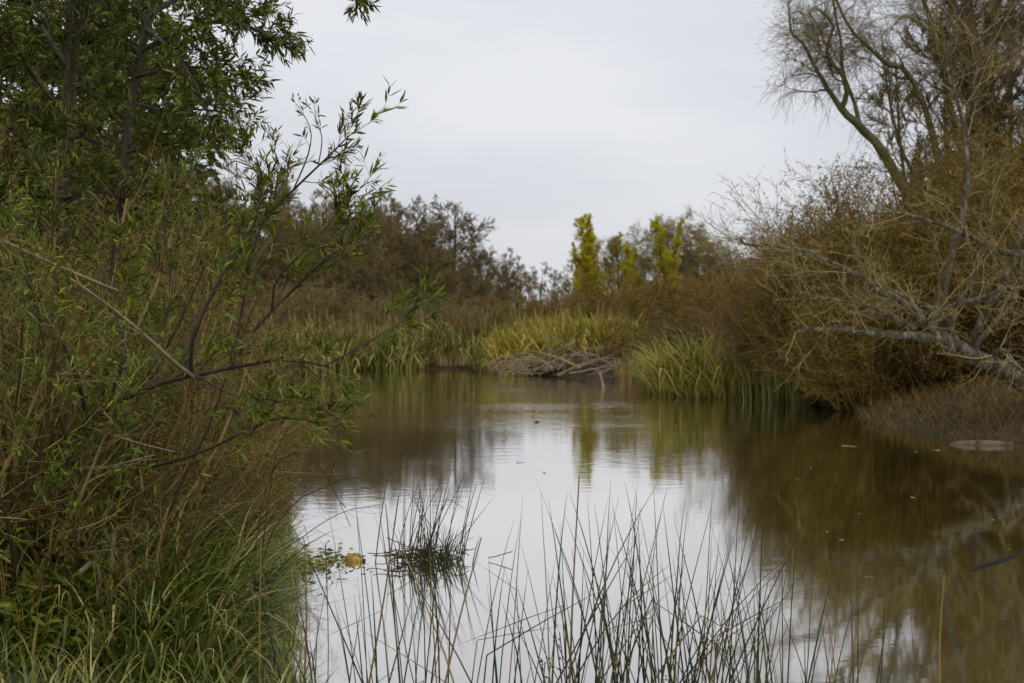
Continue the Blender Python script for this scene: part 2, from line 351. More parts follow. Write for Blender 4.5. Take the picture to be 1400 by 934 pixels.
def bare_tree(name, label, cat, h, r, nl=9, nb=7, ns=7, nt=9, mat="twig_grey", bark="bark_grey", trop=.05, droop=0., lmat=None, lsz=(.06, .12), lper=3, tw=.011, spread=(.35, .6), t0=.25, group=None, forks=1, lt=(.2, 1), tl=(.35, .75), fall=.55, lang=(30, 70)):
    root = thing(name, label, cat, (0, 0, 0), group)
    tp = [trunk_path(h * rng.uniform(.85, 1), .12 if forks > 1 else .05) for _ in range(forks)]
    P0 = np.stack(tp); R0 = r * np.linspace(1, .16, 9)[None] * np.ones((forks, 1)) * (1 if forks == 1 else .7)
    for i in range(forks):
        g = Geo().tubes(P0[i], R0[i] * (1 + .6 * np.exp(-np.linspace(0, 9, 9))), 8, lump=.04)
        mobj("trunk", g.mesh("trunk"), M[bark], root)
    P1, R1 = spawn(P0, R0, nl, (t0, .98), lang, spread, True, .5, 7, trop, .12, fall)
    g = Geo().tubes(P1, R1, 5)
    P2, R2 = spawn(P1, R1, nb, (.2, 1), (25, 60), (.35, .7), True, .5, 5, trop, .16, .4, rmin=.012)
    g.tubes(P2, R2, 4)
    mobj("branchwork", g.mesh("branchwork"), M[bark], root, kind="stuff")
    P3, R3 = spawn(P2, R2, ns, (.15, 1), (20, 60), (.4, .8), True, .5, 4, trop - droop, .18, .4, rmin=tw)
    P4, R4 = spawn(P3, R3, nt, (.1, 1), (20, 60), tl, True, .6, 4, trop * .5 - 2 * droop, .15, .3, rmin=tw * .7)
    g = Geo().tubes(P3, R3, 3).tubes(P4, R4, 3)
    mobj("twig_mass", g.mesh("twig_mass"), M[mat], root, kind="stuff")
    if lmat:
        g = leaf_on(Geo(), P4, lper, lsz, (lsz[0] * .5, lsz[1] * .5), lt, (20, 80), simple=True)
        mobj("foliage", g.mesh("foliage"), M[lmat], root, kind="stuff")
    return root

def thicket(name, label, cat, h, rad, stems, mat, lmat, lper, lsz, nb=7, nt=8, tw=.008, group=None, arch=.0, lw=.5, sides=3, k=6, out=(5, 55), simple=True, bark="twig_brown"):
    root = thing(name, label, cat, (0, 0, 0), group)
    a = rng.uniform(0, 6.28, stems); q = rad * .35 * np.sqrt(rng.random(stems))
    base = np.stack([q * np.cos(a), q * np.sin(a), np.full(stems, -.05)], 1)
    th = np.radians(rng.uniform(out[0], out[1], stems)); L = h * rng.uniform(.6, 1.05, stems) * (1 - .25 * th)
    d = np.stack([np.cos(a) * np.sin(th), np.sin(a) * np.sin(th), np.cos(th)], 1)
    P = [base]
    for j in range(k):
        d = unit(d + rng.standard_normal((stems, 3)) * .10 + UP * (.05 - arch * j / k)); P.append(P[-1] + d * (L / k)[:, None])
    P = np.stack(P, 1); R = (.012 * h ** .7) * np.linspace(1, .25, k + 1)[None] * np.ones((stems, 1))
    mobj("stem_cluster", Geo().tubes(P, R, 5).mesh("stem_cluster"), M[bark], root, kind="stuff")
    P2, R2 = spawn(P, R, nb, (.15, 1), (20, 65), (.25, .5), True, .5, 5, .03 - arch * .5, .15, .3, rmin=tw)
    P3, R3 = spawn(P2, R2, nt, (.1, 1), (20, 65), (.35, .8), True, .6, 4, .02 - arch * .5, .16, .3, rmin=tw * .7)
    mobj("twig_mass", Geo().tubes(P2, R2, sides).tubes(P3, R3, sides).mesh("twig_mass"), M[mat], root, kind="stuff")
    if lper:
        g = leaf_on(Geo(), P3, lper, lsz, (lsz[0] * lw, lsz[1] * lw), (.15, 1), (20, 75), simple=simple)
        mobj("foliage", g.mesh("foliage"), M[lmat], root, kind="stuff")
    return root

def gx(px, d): return (px - 700) / F * d
def hpx(py, d): return CAMH - (py - 435) / F * d       # height of what shows at py

# hazy line of bare trees on the horizon
far = bare_tree("distant_tree", "small bare greyish pink tree on the distant horizon line", "tree", 9, .16, 9, 6, 6, 6, "twig_grey", "bark_grey", tw=.03, group="bare trees on the distant horizon line")
sp_ = [(gx(px, d), d, rng.uniform(0, 6), s) for px, d, s in
       [(655, 165, .95), (690, 170, 1.0), (706, 160, .85), (722, 175, .78), (738, 168, .82), (755, 178, .75), (772, 170, .85), (640, 172, 1.15), (620, 168, 1.1), (800, 175, .9), (840, 172, .95),
        (880, 176, .9), (925, 170, 1.0), (965, 175, 1.0), (1010, 170, .95), (1050, 175, 1.0), (1090, 168, 1.1), (590, 170, 1.2), (560, 172, 1.2), (450, 120, 1.25), (400, 125, 1.3), (360, 118, 1.25)]]
proto_place(far, sp_, group="bare trees on the distant horizon line")

# the dark mass left of the open sky: bushy bare trees with olive undergrowth
oak = bare_tree("bare_tree", "spreading dark bare tree with a flat-topped crown above the thicket", "tree", 8.2, .2, 11, 8, 6, 7, "twig_brown", "bark_dark", trop=.03, tw=.02, spread=(.4, .62), t0=.4)
oak.location = (gx(618, 92), 92, H(gx(618, 92), 92)); oak.scale = (1.05, 1.05, 1.0)
low = bare_tree("bushy_tree", "olive brown bushy tree at the left of the far reeds", "tree", 7.0, .14, 12, 8, 6, 6, "twig_grey", "bark_grey", trop=.06, tw=.018, lmat="leaf_olive", lsz=(.05, .10), lper=1, forks=3, t0=.08)
proto_place(low, [(gx(px, d), d, rng.uniform(0, 6), s) for px, d, s in
    [(560, 88, .92), (505, 84, .98), (470, 80, .95), (600, 86, .72), (645, 90, .78), (690, 88, .62), (440, 74, .85), (540, 96, 1.2), (580, 98, 1.1), (520, 78, .62), (620, 80, .55), (668, 84, .5), (415, 84, 1.05), (380, 80, 1.0), (340, 76, .95), (300, 74, 1.0), (260, 72, .95), (220, 68, .9)]],
    label="olive brown bushy tree in the dark clump behind the far reeds", group="bushy trees in the dark clump behind the far reeds")
tall = bare_tree("slender_bare_tree", "slender pale bare tree rising behind the dark clump", "tree", 11, .14, 12, 6, 6, 8, "twig_grey", "bark_grey", trop=.12, tw=.02, spread=(.2, .38), t0=.2)
proto_place(tall, [(gx(px, d), d, rng.uniform(0, 6), s) for px, d, s in [(515, 108, 1.06), (545, 110, .98), (485, 105, .95), (440, 100, 1.0), (405, 96, 1.05), (370, 92, 1.05), (330, 90, 1.08), (425, 90, .8), (290, 86, 1.0), (250, 84, 1.0)]], group="slender bare trees behind the dark clump")
for px, d, s_ in [(1245, 50, 1.05), (1290, 47.5, 1.15), (1335, 46, 1.2), (1385, 46.5, 1.25), (1430, 45, 1.2), (1475, 44, 1.2), (1400, 41, .95)]:
    clone(tall, (gx(px, d), d, H(gx(px, d), d) - .05), rng.uniform(0, 6), s_, "slender bare tree crowding round the twin trunks of the tall willow", "slender bare trees round the tall willow")

# yellow-green poplars and bare willows right of the open sky
pop = bare_tree("young_poplar", "narrow poplar in bright yellow green spring leaf", "tree", 9.3, .11, 24, 7, 5, 4, "leaf_yellow", "bark_grey", trop=.15, tw=.012, lmat="leaf_yellow", lsz=(.06, .11), lper=3, spread=(.14, .30), t0=.08, fall=.7, lang=(12, 48), forks=2, tl=(.6, 1.3))
proto_place(pop, [(gx(806, 104), 104, .3, (1.3, 1.3, .92), "tall narrow poplar in bright yellow green leaf by the open sky"),
                  (gx(823, 105), 105, 2.1, (1.0, 1.0, .80), "poplar of yellow green leaf half hidden behind the tallest poplar"),
                  (gx(793, 103), 103, 4.0, .72, "short yellow green poplar at the open sky edge of its row"),
                  (gx(914, 96), 96, 1.1, .84, "yellow green poplar between the bare weeping willows"),
                  (gx(858, 97), 97, 2.9, .66, "low yellow green poplar sapling under the bare weeping willows")])
wil = bare_tree("weeping_willow", "bare grey willow with hanging twigs behind the brown brush", "tree", 9.2, .17, 11, 7, 7, 8, "twig_grey", "bark_dark", trop=.10, droop=.17, tw=.013, lmat="leaf_yellow", lsz=(.045, .08), lper=1, lt=(.5, 1), spread=(.30, .5), t0=.25, tl=(.5, 1.2), fall=.3, forks=2)
proto_place(wil, [(gx(846, 100), 100, .4, .80), (gx(912, 98), 98, 1.9, .90), (gx(950, 102), 102, 3.2, .84), (gx(976, 97), 97, 5.0, .70), (gx(885, 108), 108, 4.2, .72), (gx(1000, 104), 104, 2.6, .66)],
    label="bare grey weeping willow flushed with yellow green behind the brown brush", group="bare weeping willows behind the brown brush")

# brown brush behind the reeds
br = thicket("brown_brush", "", "bush", 3.6, 3.0, 34, "twig_olive", "leaf_rust", 1, (.08, .16), 8, 8, .016, out=(5, 60))
sp_ = []
for px in np.arange(690, 1075, 17):
    d = rng.uniform(66, 82); top = np.interp(px, [690, 760, 850, 950, 1010, 1075], [405, 408, 392, 385, 385, 372]) + rng.uniform(-6, 14)
    x = gx(px, d); sp_.append((x, d, rng.uniform(0, 6), max(.4, (hpx(top, d) - .7) / 3.1)))
proto_place(br, sp_, label="bare rusty brown brush behind the far reeds", group="brown brush behind the far reeds")
db = thicket("dark_bush", "", "bush", 3.0, 2.6, 30, "twig_grey", "leaf_olive", 1, (.08, .16), 8, 7, .015)
sp_ = []
for px in np.arange(340, 720, 17):
    d = rng.uniform(64, 76); top = np.interp(px, [340, 420, 560, 700], [395, 400, 405, 412]) + rng.uniform(-10, 16)
    sp_.append((gx(px, d), d, rng.uniform(0, 6), max(.4, (hpx(top, d) - .7) / 2.7)))
proto_place(db, sp_, label="dark olive bush in the row above the far reeds", group="dark bushes above the far reeds")
lb = thicket("bright_green_bush", "small bright green bush above the far reeds", "bush", 1.6, 1.3, 16, "twig_olive", "leaf_green", 4, (.10, .18), 6, 6, .012)
lb.location = (gx(795, 66), 66, H(gx(795, 66), 66)); lb.scale = (1, 1, 1.3)

# reeds (cattails) along the far bank
def reed_clump(name, label, cat, mat, h, rad, n, wd=.035, plumes=0, kink=.3, cur=(.1, .8), th=(.02, .35), K=6, group=None, plume_mat="straw"):
    root = thing(name, label, cat, (0, 0, 0), group)
    a = rng.uniform(0, 6.28, n); q = rad * np.sqrt(rng.random(n))
    base = np.stack([q * np.cos(a), q * np.sin(a), np.full(n, -.1)], 1)
    az = a + rng.normal(0, .8, n)
    g = Geo().blades(base, az, h * rng.uniform(.55, 1.08, n), wd * rng.uniform(.6, 1.2, n), rng.uniform(*th, n), rng.uniform(*cur, n), rng.random(n) ** 1.1, K, 2., kink)
    mobj("blade_mass", g.mesh("blade_mass"), M[mat], root, kind="stuff")
    if plumes:
        a = rng.uniform(0, 6.28, plumes); q = rad * np.sqrt(rng.random(plumes)); hh_ = h * rng.uniform(.85, 1.2, plumes)
        b0 = np.stack([q * np.cos(a), q * np.sin(a), 0 * a], 1); tip = b0 + np.stack([rng.normal(0, .15, plumes), rng.normal(0, .15, plumes), hh_], 1)
        f = np.linspace(0, 1, 6)[None, :, None]; P = b0[:, None] * (1 - f) + tip[:, None] * f
        R = np.array([.006, .006, .006, .006, .022, .006])[None] * np.ones((plumes, 1))
        mobj("seed_head_mass", Geo().tubes(P, R, 4).mesh("seed_head_mass"), M[plume_mat], root, kind="stuff")
    return root
reedA = reed_clump("cattail_clump", "", "reeds", "reed", 1.85, 1.2, 380, .08, 3, .6, (.3, 2.0), (.02, .55), 8)
sp_ = []
for k in range(46):
    px = rng.uniform(662, 862); d = rng.uniform(56, 66)
    x = gx(px, d)
    if sdist(x, d)[0] > -.4: sp_.append((x, d, rng.uniform(0, 6), rng.uniform(.7, 1.22)))
proto_place(reedA, sp_, label="yellowing cattail clump behind the heap of dead branches", group="yellowing cattail clumps behind the heap of dead branches")
reedB = reed_clump("reed_clump", "", "reeds", "reed_green", 1.75, 1.15, 380, .07, 7, .6, (.3, 1.9), (.02, .5), 8, plume_mat="straw")
sp_ = []
for k in range(80):
    px = rng.uniform(370, 690); d = rng.uniform(57, 66); x = gx(px, d); s_ = sdist(x, d)[0]
    if -.4 < s_ < 4.5: sp_.append((x, d, rng.uniform(0, 6), rng.uniform(.65, 1.2)))
proto_place(reedB, sp_, label="grey green reed clump with dry heads along the far waterline", group="grey green reed clumps along the far waterline")
reedC = reed_clump("dry_reed_clump", "", "reeds", "straw", 1.5, 1.0, 240, .04, 10, .6, (.3, 1.4))
sp_ = []
for px in (395, 440, 530, 560, 610, 640, 672, 700, 868):
    d = 60.2 if px < 690 else (55 if px < 800 else 49.5); x = gx(px, d)
    while sdist(x, d)[0] < .1: d += .4; x = gx(px, d)
    sp_.append((x, d, rng.uniform(0, 6), rng.uniform(.6, .95)))
proto_place(reedC, sp_, label="broken straw coloured reed clump at the foot of the far bank", group="broken straw coloured reed clumps at the far waterline")

# heap of dead branches on the far shore
heap = thing("branch_heap", "heap of bleached dead branches on the far shore before the cattails", "branch heap", W(770, 505, 53.5) * [1, 1, 0])
hb_ = np.array(heap.location)
for i in range(70):
    px0 = rng.uniform(672, 860); ln = rng.uniform(40, 130); px1 = px0 + ln * rng.choice([-1, 1], p=[.35, .65])
    px1 = min(max(px1, 668), 880); d = rng.uniform(51.5, 55.5)
    cen = 1 - abs((px0 + px1) / 2 - 765) / 110
    yb = rng.uniform(500, 515); yt = 512 - max(.2, cen) * rng.uniform(6, 66)
    a, bpt = W(px0, yb, d - .4), W(px1, yt, d + rng.uniform(-.8, .8)); a[2] = max(a[2], .03); bpt[2] = max(bpt[2], .05)
    mid = (a + bpt) / 2 + np.array([0, 0, rng.uniform(-.05, .4)])
    P = catmull([a, mid + rng.normal(0, .09, 3), bpt], 7); P[1:-1] += rng.normal(0, .02, (5, 3)); P[:, 2] = np.maximum(P[:, 2], .02)
    r = rng.uniform(.013, .042) * (1.5 if rng.random() < .12 else 1)
    g = Geo().tubes(P, r * np.linspace(1, .4, 7), 5, lump=.08)
    P2, R2 = spawn(P[None], (r * np.linspace(1, .4, 7))[None], 4, (.3, 1), (20, 50), (.2, .45), True, .5, 4, .0, .1, rmin=.008)
    g.tubes(P2, R2, 3)
    mobj("dead_branch", g.mesh("dead_branch", hb_), M["bark_pale"] if rng.random() < .6 else M["bark_grey"], heap)
st = thing("upright_stick", "short bleached stick standing in the water before the branch heap", "stick", W(824, 533, 45.) * [1, 1, 0])
P = catmull([W(826, 535, 44.9), W(823, 520, 45.), W(819, 507, 45.)], 6)
tr_ = mobj("stick_shaft", Geo().tubes(P, np.linspace(.06, .035, 6), 6, lump=.05).mesh("stick_shaft", np.array(st.location)), M["bark_pale"], st)
P2, R2 = spawn(P[None], np.linspace(.05, .03, 6)[None], 2, (.5, .9), (30, 50), (.15, .3), True, .5, 3)
mobj("stub", Geo().tubes(P2, R2, 4).mesh("stub", np.array(st.location)), M["bark_pale"], st, kind="stuff")
# ------------------------------------------------------------------ right bank
def path(pts, K=12): return catmull([W(*p) for p in pts], K)
def limb_set(root, limbs, bark, K=12, sides=7, name="limb", lump=.05):
    off = np.array(root.location); Ps, Rs = [], []
    for pts, r0, r1 in limbs:
        P = path(pts, K); R = np.linspace(r0, r1, K)
        P[1:-1] += rng.normal(0, r0 * .13, (K - 2, 3))
        mobj(name, Geo().tubes(P, R, sides, lump=lump).mesh(name, off), M[bark], root)
        Ps.append(P); Rs.append(R)
    return np.stack(Ps), np.stack(Rs)

# tall bare willows rising behind the rusty thicket
D = 43.
tw_ = thing("tall_bare_willow", "tall bare willow with twin trunks and fine hanging twigs behind the rusty thicket", "tree", (gx(1340, D), D, H(gx(1340, D), D)))
off = np.array(tw_.location)
P0, R0 = limb_set(tw_, [([(1338, 545, D), (1340, 380, D), (1336, 240, D), (1332, 120, D), (1322, 20, D), (1318, -90, D)], .30, .16),
                        ([(1350, 545, D), (1358, 380, D), (1352, 240, D + .3), (1352, 120, D + .5), (1358, 20, D + .5), (1365, -90, D + .4)], .28, .15)], "bark_grey", name="trunk")
P1, R1 = limb_set(tw_, [
    ([(1345, 420, D), (1290, 330, D), (1240, 260, D - .3), (1212, 215, D - .4), (1192, 190, D - .5), (1165, 165, D - .6), (1150, 148, D - .6)], .19, .105),
    ([(1150, 150, D - .6), (1130, 118, D - .5), (1116, 95, D - .4), (1098, 60, D - .2), (1082, 45, D), (1079, 10, D)], .085, .025),
    ([(1150, 150, D - .6), (1159, 128, D - .8), (1150, 100, D - .9), (1134, 85, D - 1), (1131, 65, D - 1), (1140, 35, D - 1.1), (1118, 12, D - 1.2)], .095, .03),
    ([(1176, 172, D - .5), (1168, 140, D - .2), (1152, 100, D), (1150, 62, D + .2), (1142, 20, D + .2), (1136, -20, D + .2)], .075, .025),
    ([(1300, 300, D), (1278, 200, D - .2), (1262, 140, D - .3), (1238, 95, D - .4), (1212, 88, D - .5), (1190, 66, D - .5), (1160, 38, D - .6), (1140, -10, D - .6)], .12, .035),
    ([(1330, 250, D), (1300, 150, D), (1282, 60, D), (1268, 10, D), (1240, -40, D)], .11, .05),
    ([(1330, 150, D), (1290, 60, D + .4), (1262, 0, D + .4), (1250, -60, D + .3)], .09, .05),
    ([(1352, 200, D), (1385, 110, D + .3), (1420, 40, D + .4), (1440, -60, D + .4)], .12, .05),
    ([(1356, 280, D), (1400, 200, D - .4), (1450, 140, D - .5), (1480, 40, D)], .11, .05),
    ([(1318, 330, D), (1250, 240, D + .6), (1225, 180, D + .7), (1212, 110, D + .8), (1205, 50, D + .8)], .07, .02)], "bark_green")
A1 = np.concatenate([P0, P1]); B1 = np.concatenate([R0, R1])
P2, R2 = spawn(A1[3:], B1[3:], 9, (.15, 1), (30, 75), (.7, 2.2), False, .42, 7, .03, .22, .2, rmin=.012)
P2b, R2b = spawn(A1[:2], B1[:2], 40, (.3, 1), (35, 75), (1.2, 3.2), False, .28, 7, .06, .2, .2, rmin=.012)
P2, R2 = np.concatenate([P2, P2b]), np.concatenate([R2, R2b])
mobj("branchwork", Geo().tubes(P2, R2, 4).mesh("branchwork", off), M["bark_green"], tw_, kind="stuff")
P3, R3 = spawn(P2, R2, 8, (.2, 1), (25, 70), (.4, 1.2), False, .5, 5, -.02, .22, .2, rmin=.0075)
P4, R4 = spawn(P3, R3, 11, (.1, 1), (25, 75), (.3, 1.2), False, .6, 4, -.15, .14, .2, rmin=.006)
mobj("twig_mass", Geo().tubes(P3, R3, 3).tubes(P4, R4, 3).mesh("twig_mass", off), M["twig_grey"], tw_, kind="stuff")

# rusty dense thicket
rt = thicket("rusty_thicket", "", "bush", 4.7, 3.2, 62, "twig_olive", "leaf_rust", 5, (.05, .115), 12, 8, .007, out=(2, 46), bark="twig_olive", lw=.33)
sp_ = [(gx(1222, 35), 35, .4, (1.08, 1.08, 1.12), "tallest rusty brown thicket behind the leaning willow"),
       (gx(1158, 36), 36, 2.4, (.92, .92, 1.0), "rusty brown thicket bordering the open sky beside the leaning willow")]
for px, d, s in [(1300, 36, 1.22), (1370, 35, 1.22), (1440, 34, 1.2), (1260, 33.5, .85), (1340, 33, .85), (1420, 32, .9), (1118, 40.5, .74), (1135, 41, .95), (1180, 37.5, 1.05), (1180, 33.5, .62)]:
    sp_.append((gx(px, d), d, rng.uniform(0, 6), s, "dense rusty brown thicket on the bank behind the leaning willow"))
proto_place(rt, sp_, group="rusty thickets on the bank behind the leaning willow")
# lighter bare brush spraying out against the sky
sb_ = thicket("bare_brush", "", "bush", 4.4, 3.0, 30, "twig_brown", None, 0, (.1, .2), 13, 12, .006, out=(8, 70), bark="twig_brown")
proto_place(sb_, [(gx(1150, 37), 37, .3, 1.0), (gx(1205, 37.5), 37.5, 2.0, 1.18), (gx(1110, 39), 39, 4.4, 1.0), (gx(1095, 41), 41, 5.4, .85), (gx(1140, 38.5), 38.5, 3.4, 1.05), (gx(1170, 38), 38, .9, 1.2), (gx(1290, 38), 38, 1.2, 1.25), (gx(1380, 38), 38, 3.3, 1.25)],
            label="bare brown brush with fine twigs spraying above the rusty thicket", group="bare brush spraying above the rusty thicket")
lowb = thicket("low_brush", "", "bush", 2.2, 2.2, 34, "twig_brown", "leaf_dry", 2, (.06, .13), 8, 7, .008, out=(10, 70), arch=.1)
sp_ = []
for px, d, s in [(1075, 42, .95), (1040, 46, .95), (1010, 50, 1.0), (985, 52, 1.0), (950, 53, .95), (1110, 41.5, .9), (1145, 38.5, .8), (1180, 35, .8), (1225, 33.5, .7), (1280, 32.5, .7), (1340, 32, .75), (1400, 31.5, .8), (1060, 50, 1.25), (1100, 46, 1.3), (925, 56, .9), (862, 54, .7), (885, 53, .75), (905, 51, .7), (880, 57, .95), (1130, 42, 1.2)]:
    sp_.append((gx(px, d), d, rng.uniform(0, 6), s))
proto_place(lowb, sp_, label="low tangle of dead brown brush on the right bank", group="low dead brush on the right bank")

# the leaning willow over the water
lw = thing("leaning_willow", "lichened grey willow leaning low over the water from the right bank", "tree", W(1505, 578, 26.6))
off = np.array(lw.location)
b0 = (1505, 578, 26.6)
P0, R0 = limb_set(lw, [([b0, (1440, 545, 26.2), (1400, 524, 26), (1365, 505, 25.8), (1335, 490, 25.6), (1300, 470, 25.3), (1270, 460, 25.1)], .22, .11)], "bark_willow", 16, 10, "trunk", .03)
P1, R1 = limb_set(lw, [
    ([(1275, 462, 25.1), (1250, 459, 25), (1215, 457, 24.9), (1170, 451, 24.8), (1130, 450, 24.7), (1088, 453, 24.6)], .095, .028),
    ([(1285, 464, 25.2), (1262, 440, 25.1), (1248, 422, 25), (1225, 408, 24.9), (1200, 398, 24.8), (1188, 388, 24.7)], .095, .05),
    ([(1188, 388, 24.7), (1170, 375, 24.6), (1140, 360, 24.5), (1118, 352, 24.5), (1080, 345, 24.4)], .06, .015),
    ([(1250, 450, 25), (1215, 430, 24.6), (1170, 415, 24.4), (1120, 408, 24.2), (1060, 410, 24)], .05, .012),
    ([(1310, 474, 25.4), (1290, 436, 25.4), (1262, 418, 25.3), (1238, 404, 25.2), (1190, 387, 25.1)], .09, .03),
    ([(1273, 458, 25.2), (1282, 425, 25.3), (1292, 385, 25.4), (1306, 335, 25.5), (1318, 285, 25.6), (1322, 230, 25.7), (1318, 170, 25.8)], .085, .05),
    ([(1318, 172, 25.8), (1306, 130, 25.7), (1298, 80, 25.6), (1285, 30, 25.6)], .04, .01),
    ([(1318, 172, 25.8), (1330, 120, 25.9), (1340, 70, 26), (1345, 10, 26)], .035, .01),
    ([(1335, 488, 25.6), (1332, 462, 25.5), (1345, 430, 25.4), (1370, 390, 25.3), (1390, 350, 25.2), (1400, 300, 25.2)], .085, .04),
    ([(1330, 480, 25.5), (1352, 450, 25.8), (1385, 415, 26), (1400, 360, 26.2), (1410, 300, 26.3)], .06, .03),
    ([(1350, 497, 25.7), (1370, 480, 25.4), (1395, 505, 25.2), (1430, 515, 25)], .07, .03),
    ([(1400, 347, 25.5), (1365, 345, 25.4), (1330, 325, 25.3), (1290, 308, 25.2), (1262, 300, 25.1), (1225, 290, 25), (1190, 292, 24.9)], .07, .012),
    ([(1120, 347, 24.6), (1085, 340, 24.5), (1050, 336, 24.4), (1020, 334, 24.3), (1012, 325, 24.3)], .045, .02),
    ([(1300, 470, 25.3), (1308, 420, 25), (1340, 360, 24.8), (1352, 300, 24.7), (1348, 250, 24.6)], .05, .015),
    ([(1290, 423, 25.3), (1330, 410, 25.1), (1360, 400, 25), (1400, 385, 24.9)], .05, .02)], "bark_willow", 14, 7, lump=.03)
P2, R2 = spawn(P1, R1, 12, (.12, 1), (25, 80), (.4, 1.6), False, .22, 7, .05, .12, .25, rmin=.008)
mobj("branchwork", Geo().tubes(P2, R2, 4).mesh("branchwork", off), M["twig_pale"], lw, kind="stuff")
P3, R3 = spawn(P2, R2, 5, (.15, 1), (20, 60), (.25, .8), False, .55, 6, .02, .14, .2, rmin=.005)
P3b, R3b = spawn(P0, R0, 10, (.2, 1), (40, 90), (.5, 1.2), False, .12, 6, -.05, .25, .2, rmin=.007)
P4, R4 = spawn(P3, R3, 3, (.2, 1), (25, 70), (.12, .4), False, .6, 4, .0, .2, .2, rmin=.004)
mobj("twig_mass", Geo().tubes(P3, R3, 3).tubes(P3b, R3b, 3).tubes(P4, R4, 3).mesh("twig_mass", off), M["twig_pale"], lw, kind="stuff")

# sedges and reeds on the near corner of the right bank
sedge = reed_clump("sedge_tussock", "", "sedge", "sedge", 1.75, .75, 620, .032, 0, .25, (.6, 2.2), (.05, .75), 8)
sp_ = [(gx(px, d), d, r_, s, l) for px, d, r_, s, l in [
    (940, 40.6, .2, 1.28, "large arching yellow green sedge tussock at the corner of the right bank"),
    (975, 40.3, 1.9, 1.32, "upright pale tipped sedge tussock behind the large arching one"),
    (914, 42, 3.0, .85, "small yellow sedge tussock nearest the branch heap on the bank corner"),
    (1003, 39.4, 4.6, 1.05, "straw mixed sedge tussock beside the green reeds on the bank corner"),
    (960, 39.7, 5.5, .72, "low sedge tussock with broken stems trailing in the water")]]
proto_place(sedge, sp_, group="sedge tussocks on the corner of the right bank")
gr_ = reed_clump("green_reed_clump", "", "reeds", "reed_green", 1.5, .55, 330, .034, 10, .35, (.05, .7), (.0, .22), 8)
sp_ = [(gx(px, d), d, r_, s, l) for px, d, r_, s, l in [
    (1045, 38.1, .2, 1.15, "tall upright green reed clump at the water edge right of the sedges"),
    (1074, 37.5, 2.2, 1.15, "dense dark green reed clump with pale tips beside the bare bank"),
    (1020, 38.6, 4.2, .92, "green reed clump with bleached blades against the sedge tussock"),
    (1102, 36.9, 3.2, .85, "short green reed clump at the end of the row by the grey stump")]]
proto_place(gr_, sp_, group="green reed clumps at the right water edge")
dk = thing("dead_branch", "dead forked branch leaning over the sedge tussocks", "branch", (gx(965, 43), 43, H(gx(965, 43), 43)))
Pd, Rd = limb_set(dk, [([(985, 500, 43), (958, 466, 42.6), (935, 455, 42.4), (905, 448, 42.3), (888, 436, 42.2)], .07, .02),
                       ([(940, 458, 42.4), (928, 446, 42.2), (915, 434, 42.1)], .035, .012)], "bark_grey", 9, 6)
P2, R2 = spawn(Pd, Rd, 6, (.3, 1), (25, 60), (.3, .8), False, .4, 5, .05, .15, rmin=.008)
mobj("twig_mass", Geo().tubes(P2, R2, 3).mesh("twig_mass", np.array(dk.location)), M["twig_brown"], dk, kind="stuff")

# dead grass, roots and litter on the bare slope of the right bank: nobody could count it
n = 26000
px = rng.uniform(1080, 1480, n); dd = rng.uniform(22, 36, n); x = (px - 700) / F * dd
s_ = sdist(x, dd); ok = (s_ > -.05) & (s_ < 5.5); x, dd = x[ok], dd[ok]; z = Hs(x, dd); m = len(x)
g = Geo().blades(np.stack([x, dd, z - .01], 1), rng.uniform(0, 6.28, m), rng.uniform(.12, .5, m), rng.uniform(.006, .016, m), rng.uniform(.5, 1.5, m), rng.uniform(-.2, .7, m), rng.random(m), 4)
tag(mobj("dead_grass", g.mesh("dead_grass"), M["leaf_dry"]), "matted dead grass and rootlets on the bare right bank", "grass", kind="stuff")

# log lying in the water, stump, sunken bough
lg = thing("half_sunk_log", "grey brown log lying half sunk at the foot of the right bank", "log", W(1345, 609, 24.6) * [1, 1, 0])
off = np.array(lg.location)
P = path([(1299, 609, 24.7), (1315, 607, 24.7), (1345, 607, 24.6), (1372, 608, 24.55), (1390, 610, 24.5)], 12); P[:, 2] = np.array([.0, .012, .02, .02, .022, .025, .025, .022, .02, .018, .012, .0])
mobj("log_body", Geo().tubes(P, np.array([.012, .03, .045, .055, .06, .065, .065, .06, .055, .05, .045, .02]), 10, lump=.07).mesh("log_body", off), M["bark_grey"], lg)
P2, R2 = spawn(P[None], np.full((1, 12), .05), 3, (.3, .9), (40, 70), (.12, .3), False, .4, 4, .2, .1)
mobj("stub", Geo().tubes(P2, R2, 5).mesh("stub", off), M["bark_willow"], lg, kind="stuff")
sx, sy = gx(1160, 35.2), 35.2
sm = thing("grey_stump", "short broken grey stump at the waterline beside the green reeds", "stump", (sx, sy, H(sx, sy) - .05)); off = np.array(sm.location)
P = off + np.array([(0, 0, -.1), (0, 0, .05), (.01, 0, .2), (.0, .01, .32), (.01, .01, .36)])
mobj("trunk", Geo().tubes(P, np.array([.16, .14, .12, .115, .07]), 9, lump=.08).mesh("trunk", off), M["bark_willow"], sm)
P = catmull([off + (-.1, -.05, .0), off + (-.4, -.15, .06), off + (-.75, -.2, .05)], 6)
mobj("root", Geo().tubes(P, np.linspace(.08, .04, 6), 6, lump=.1).mesh("root", off), M["bark_grey"], sm)
sk = thing("sunken_bough", "dark waterlogged bough breaking the muddy surface in the open water", "branch", W(1370, 775, 12.6) * [1, 1, 0]); off = np.array(sk.location)
P = path([(1322, 795, 12.2), (1340, 778, 12.5), (1372, 764, 12.9), (1400, 752, 13.4), (1450, 742, 14)], 12)
P[:, 2] = [-.06, -.03, -.018, -.014, -.012, -.012, -.012, -.014, -.02, -.03, -.05, -.08]
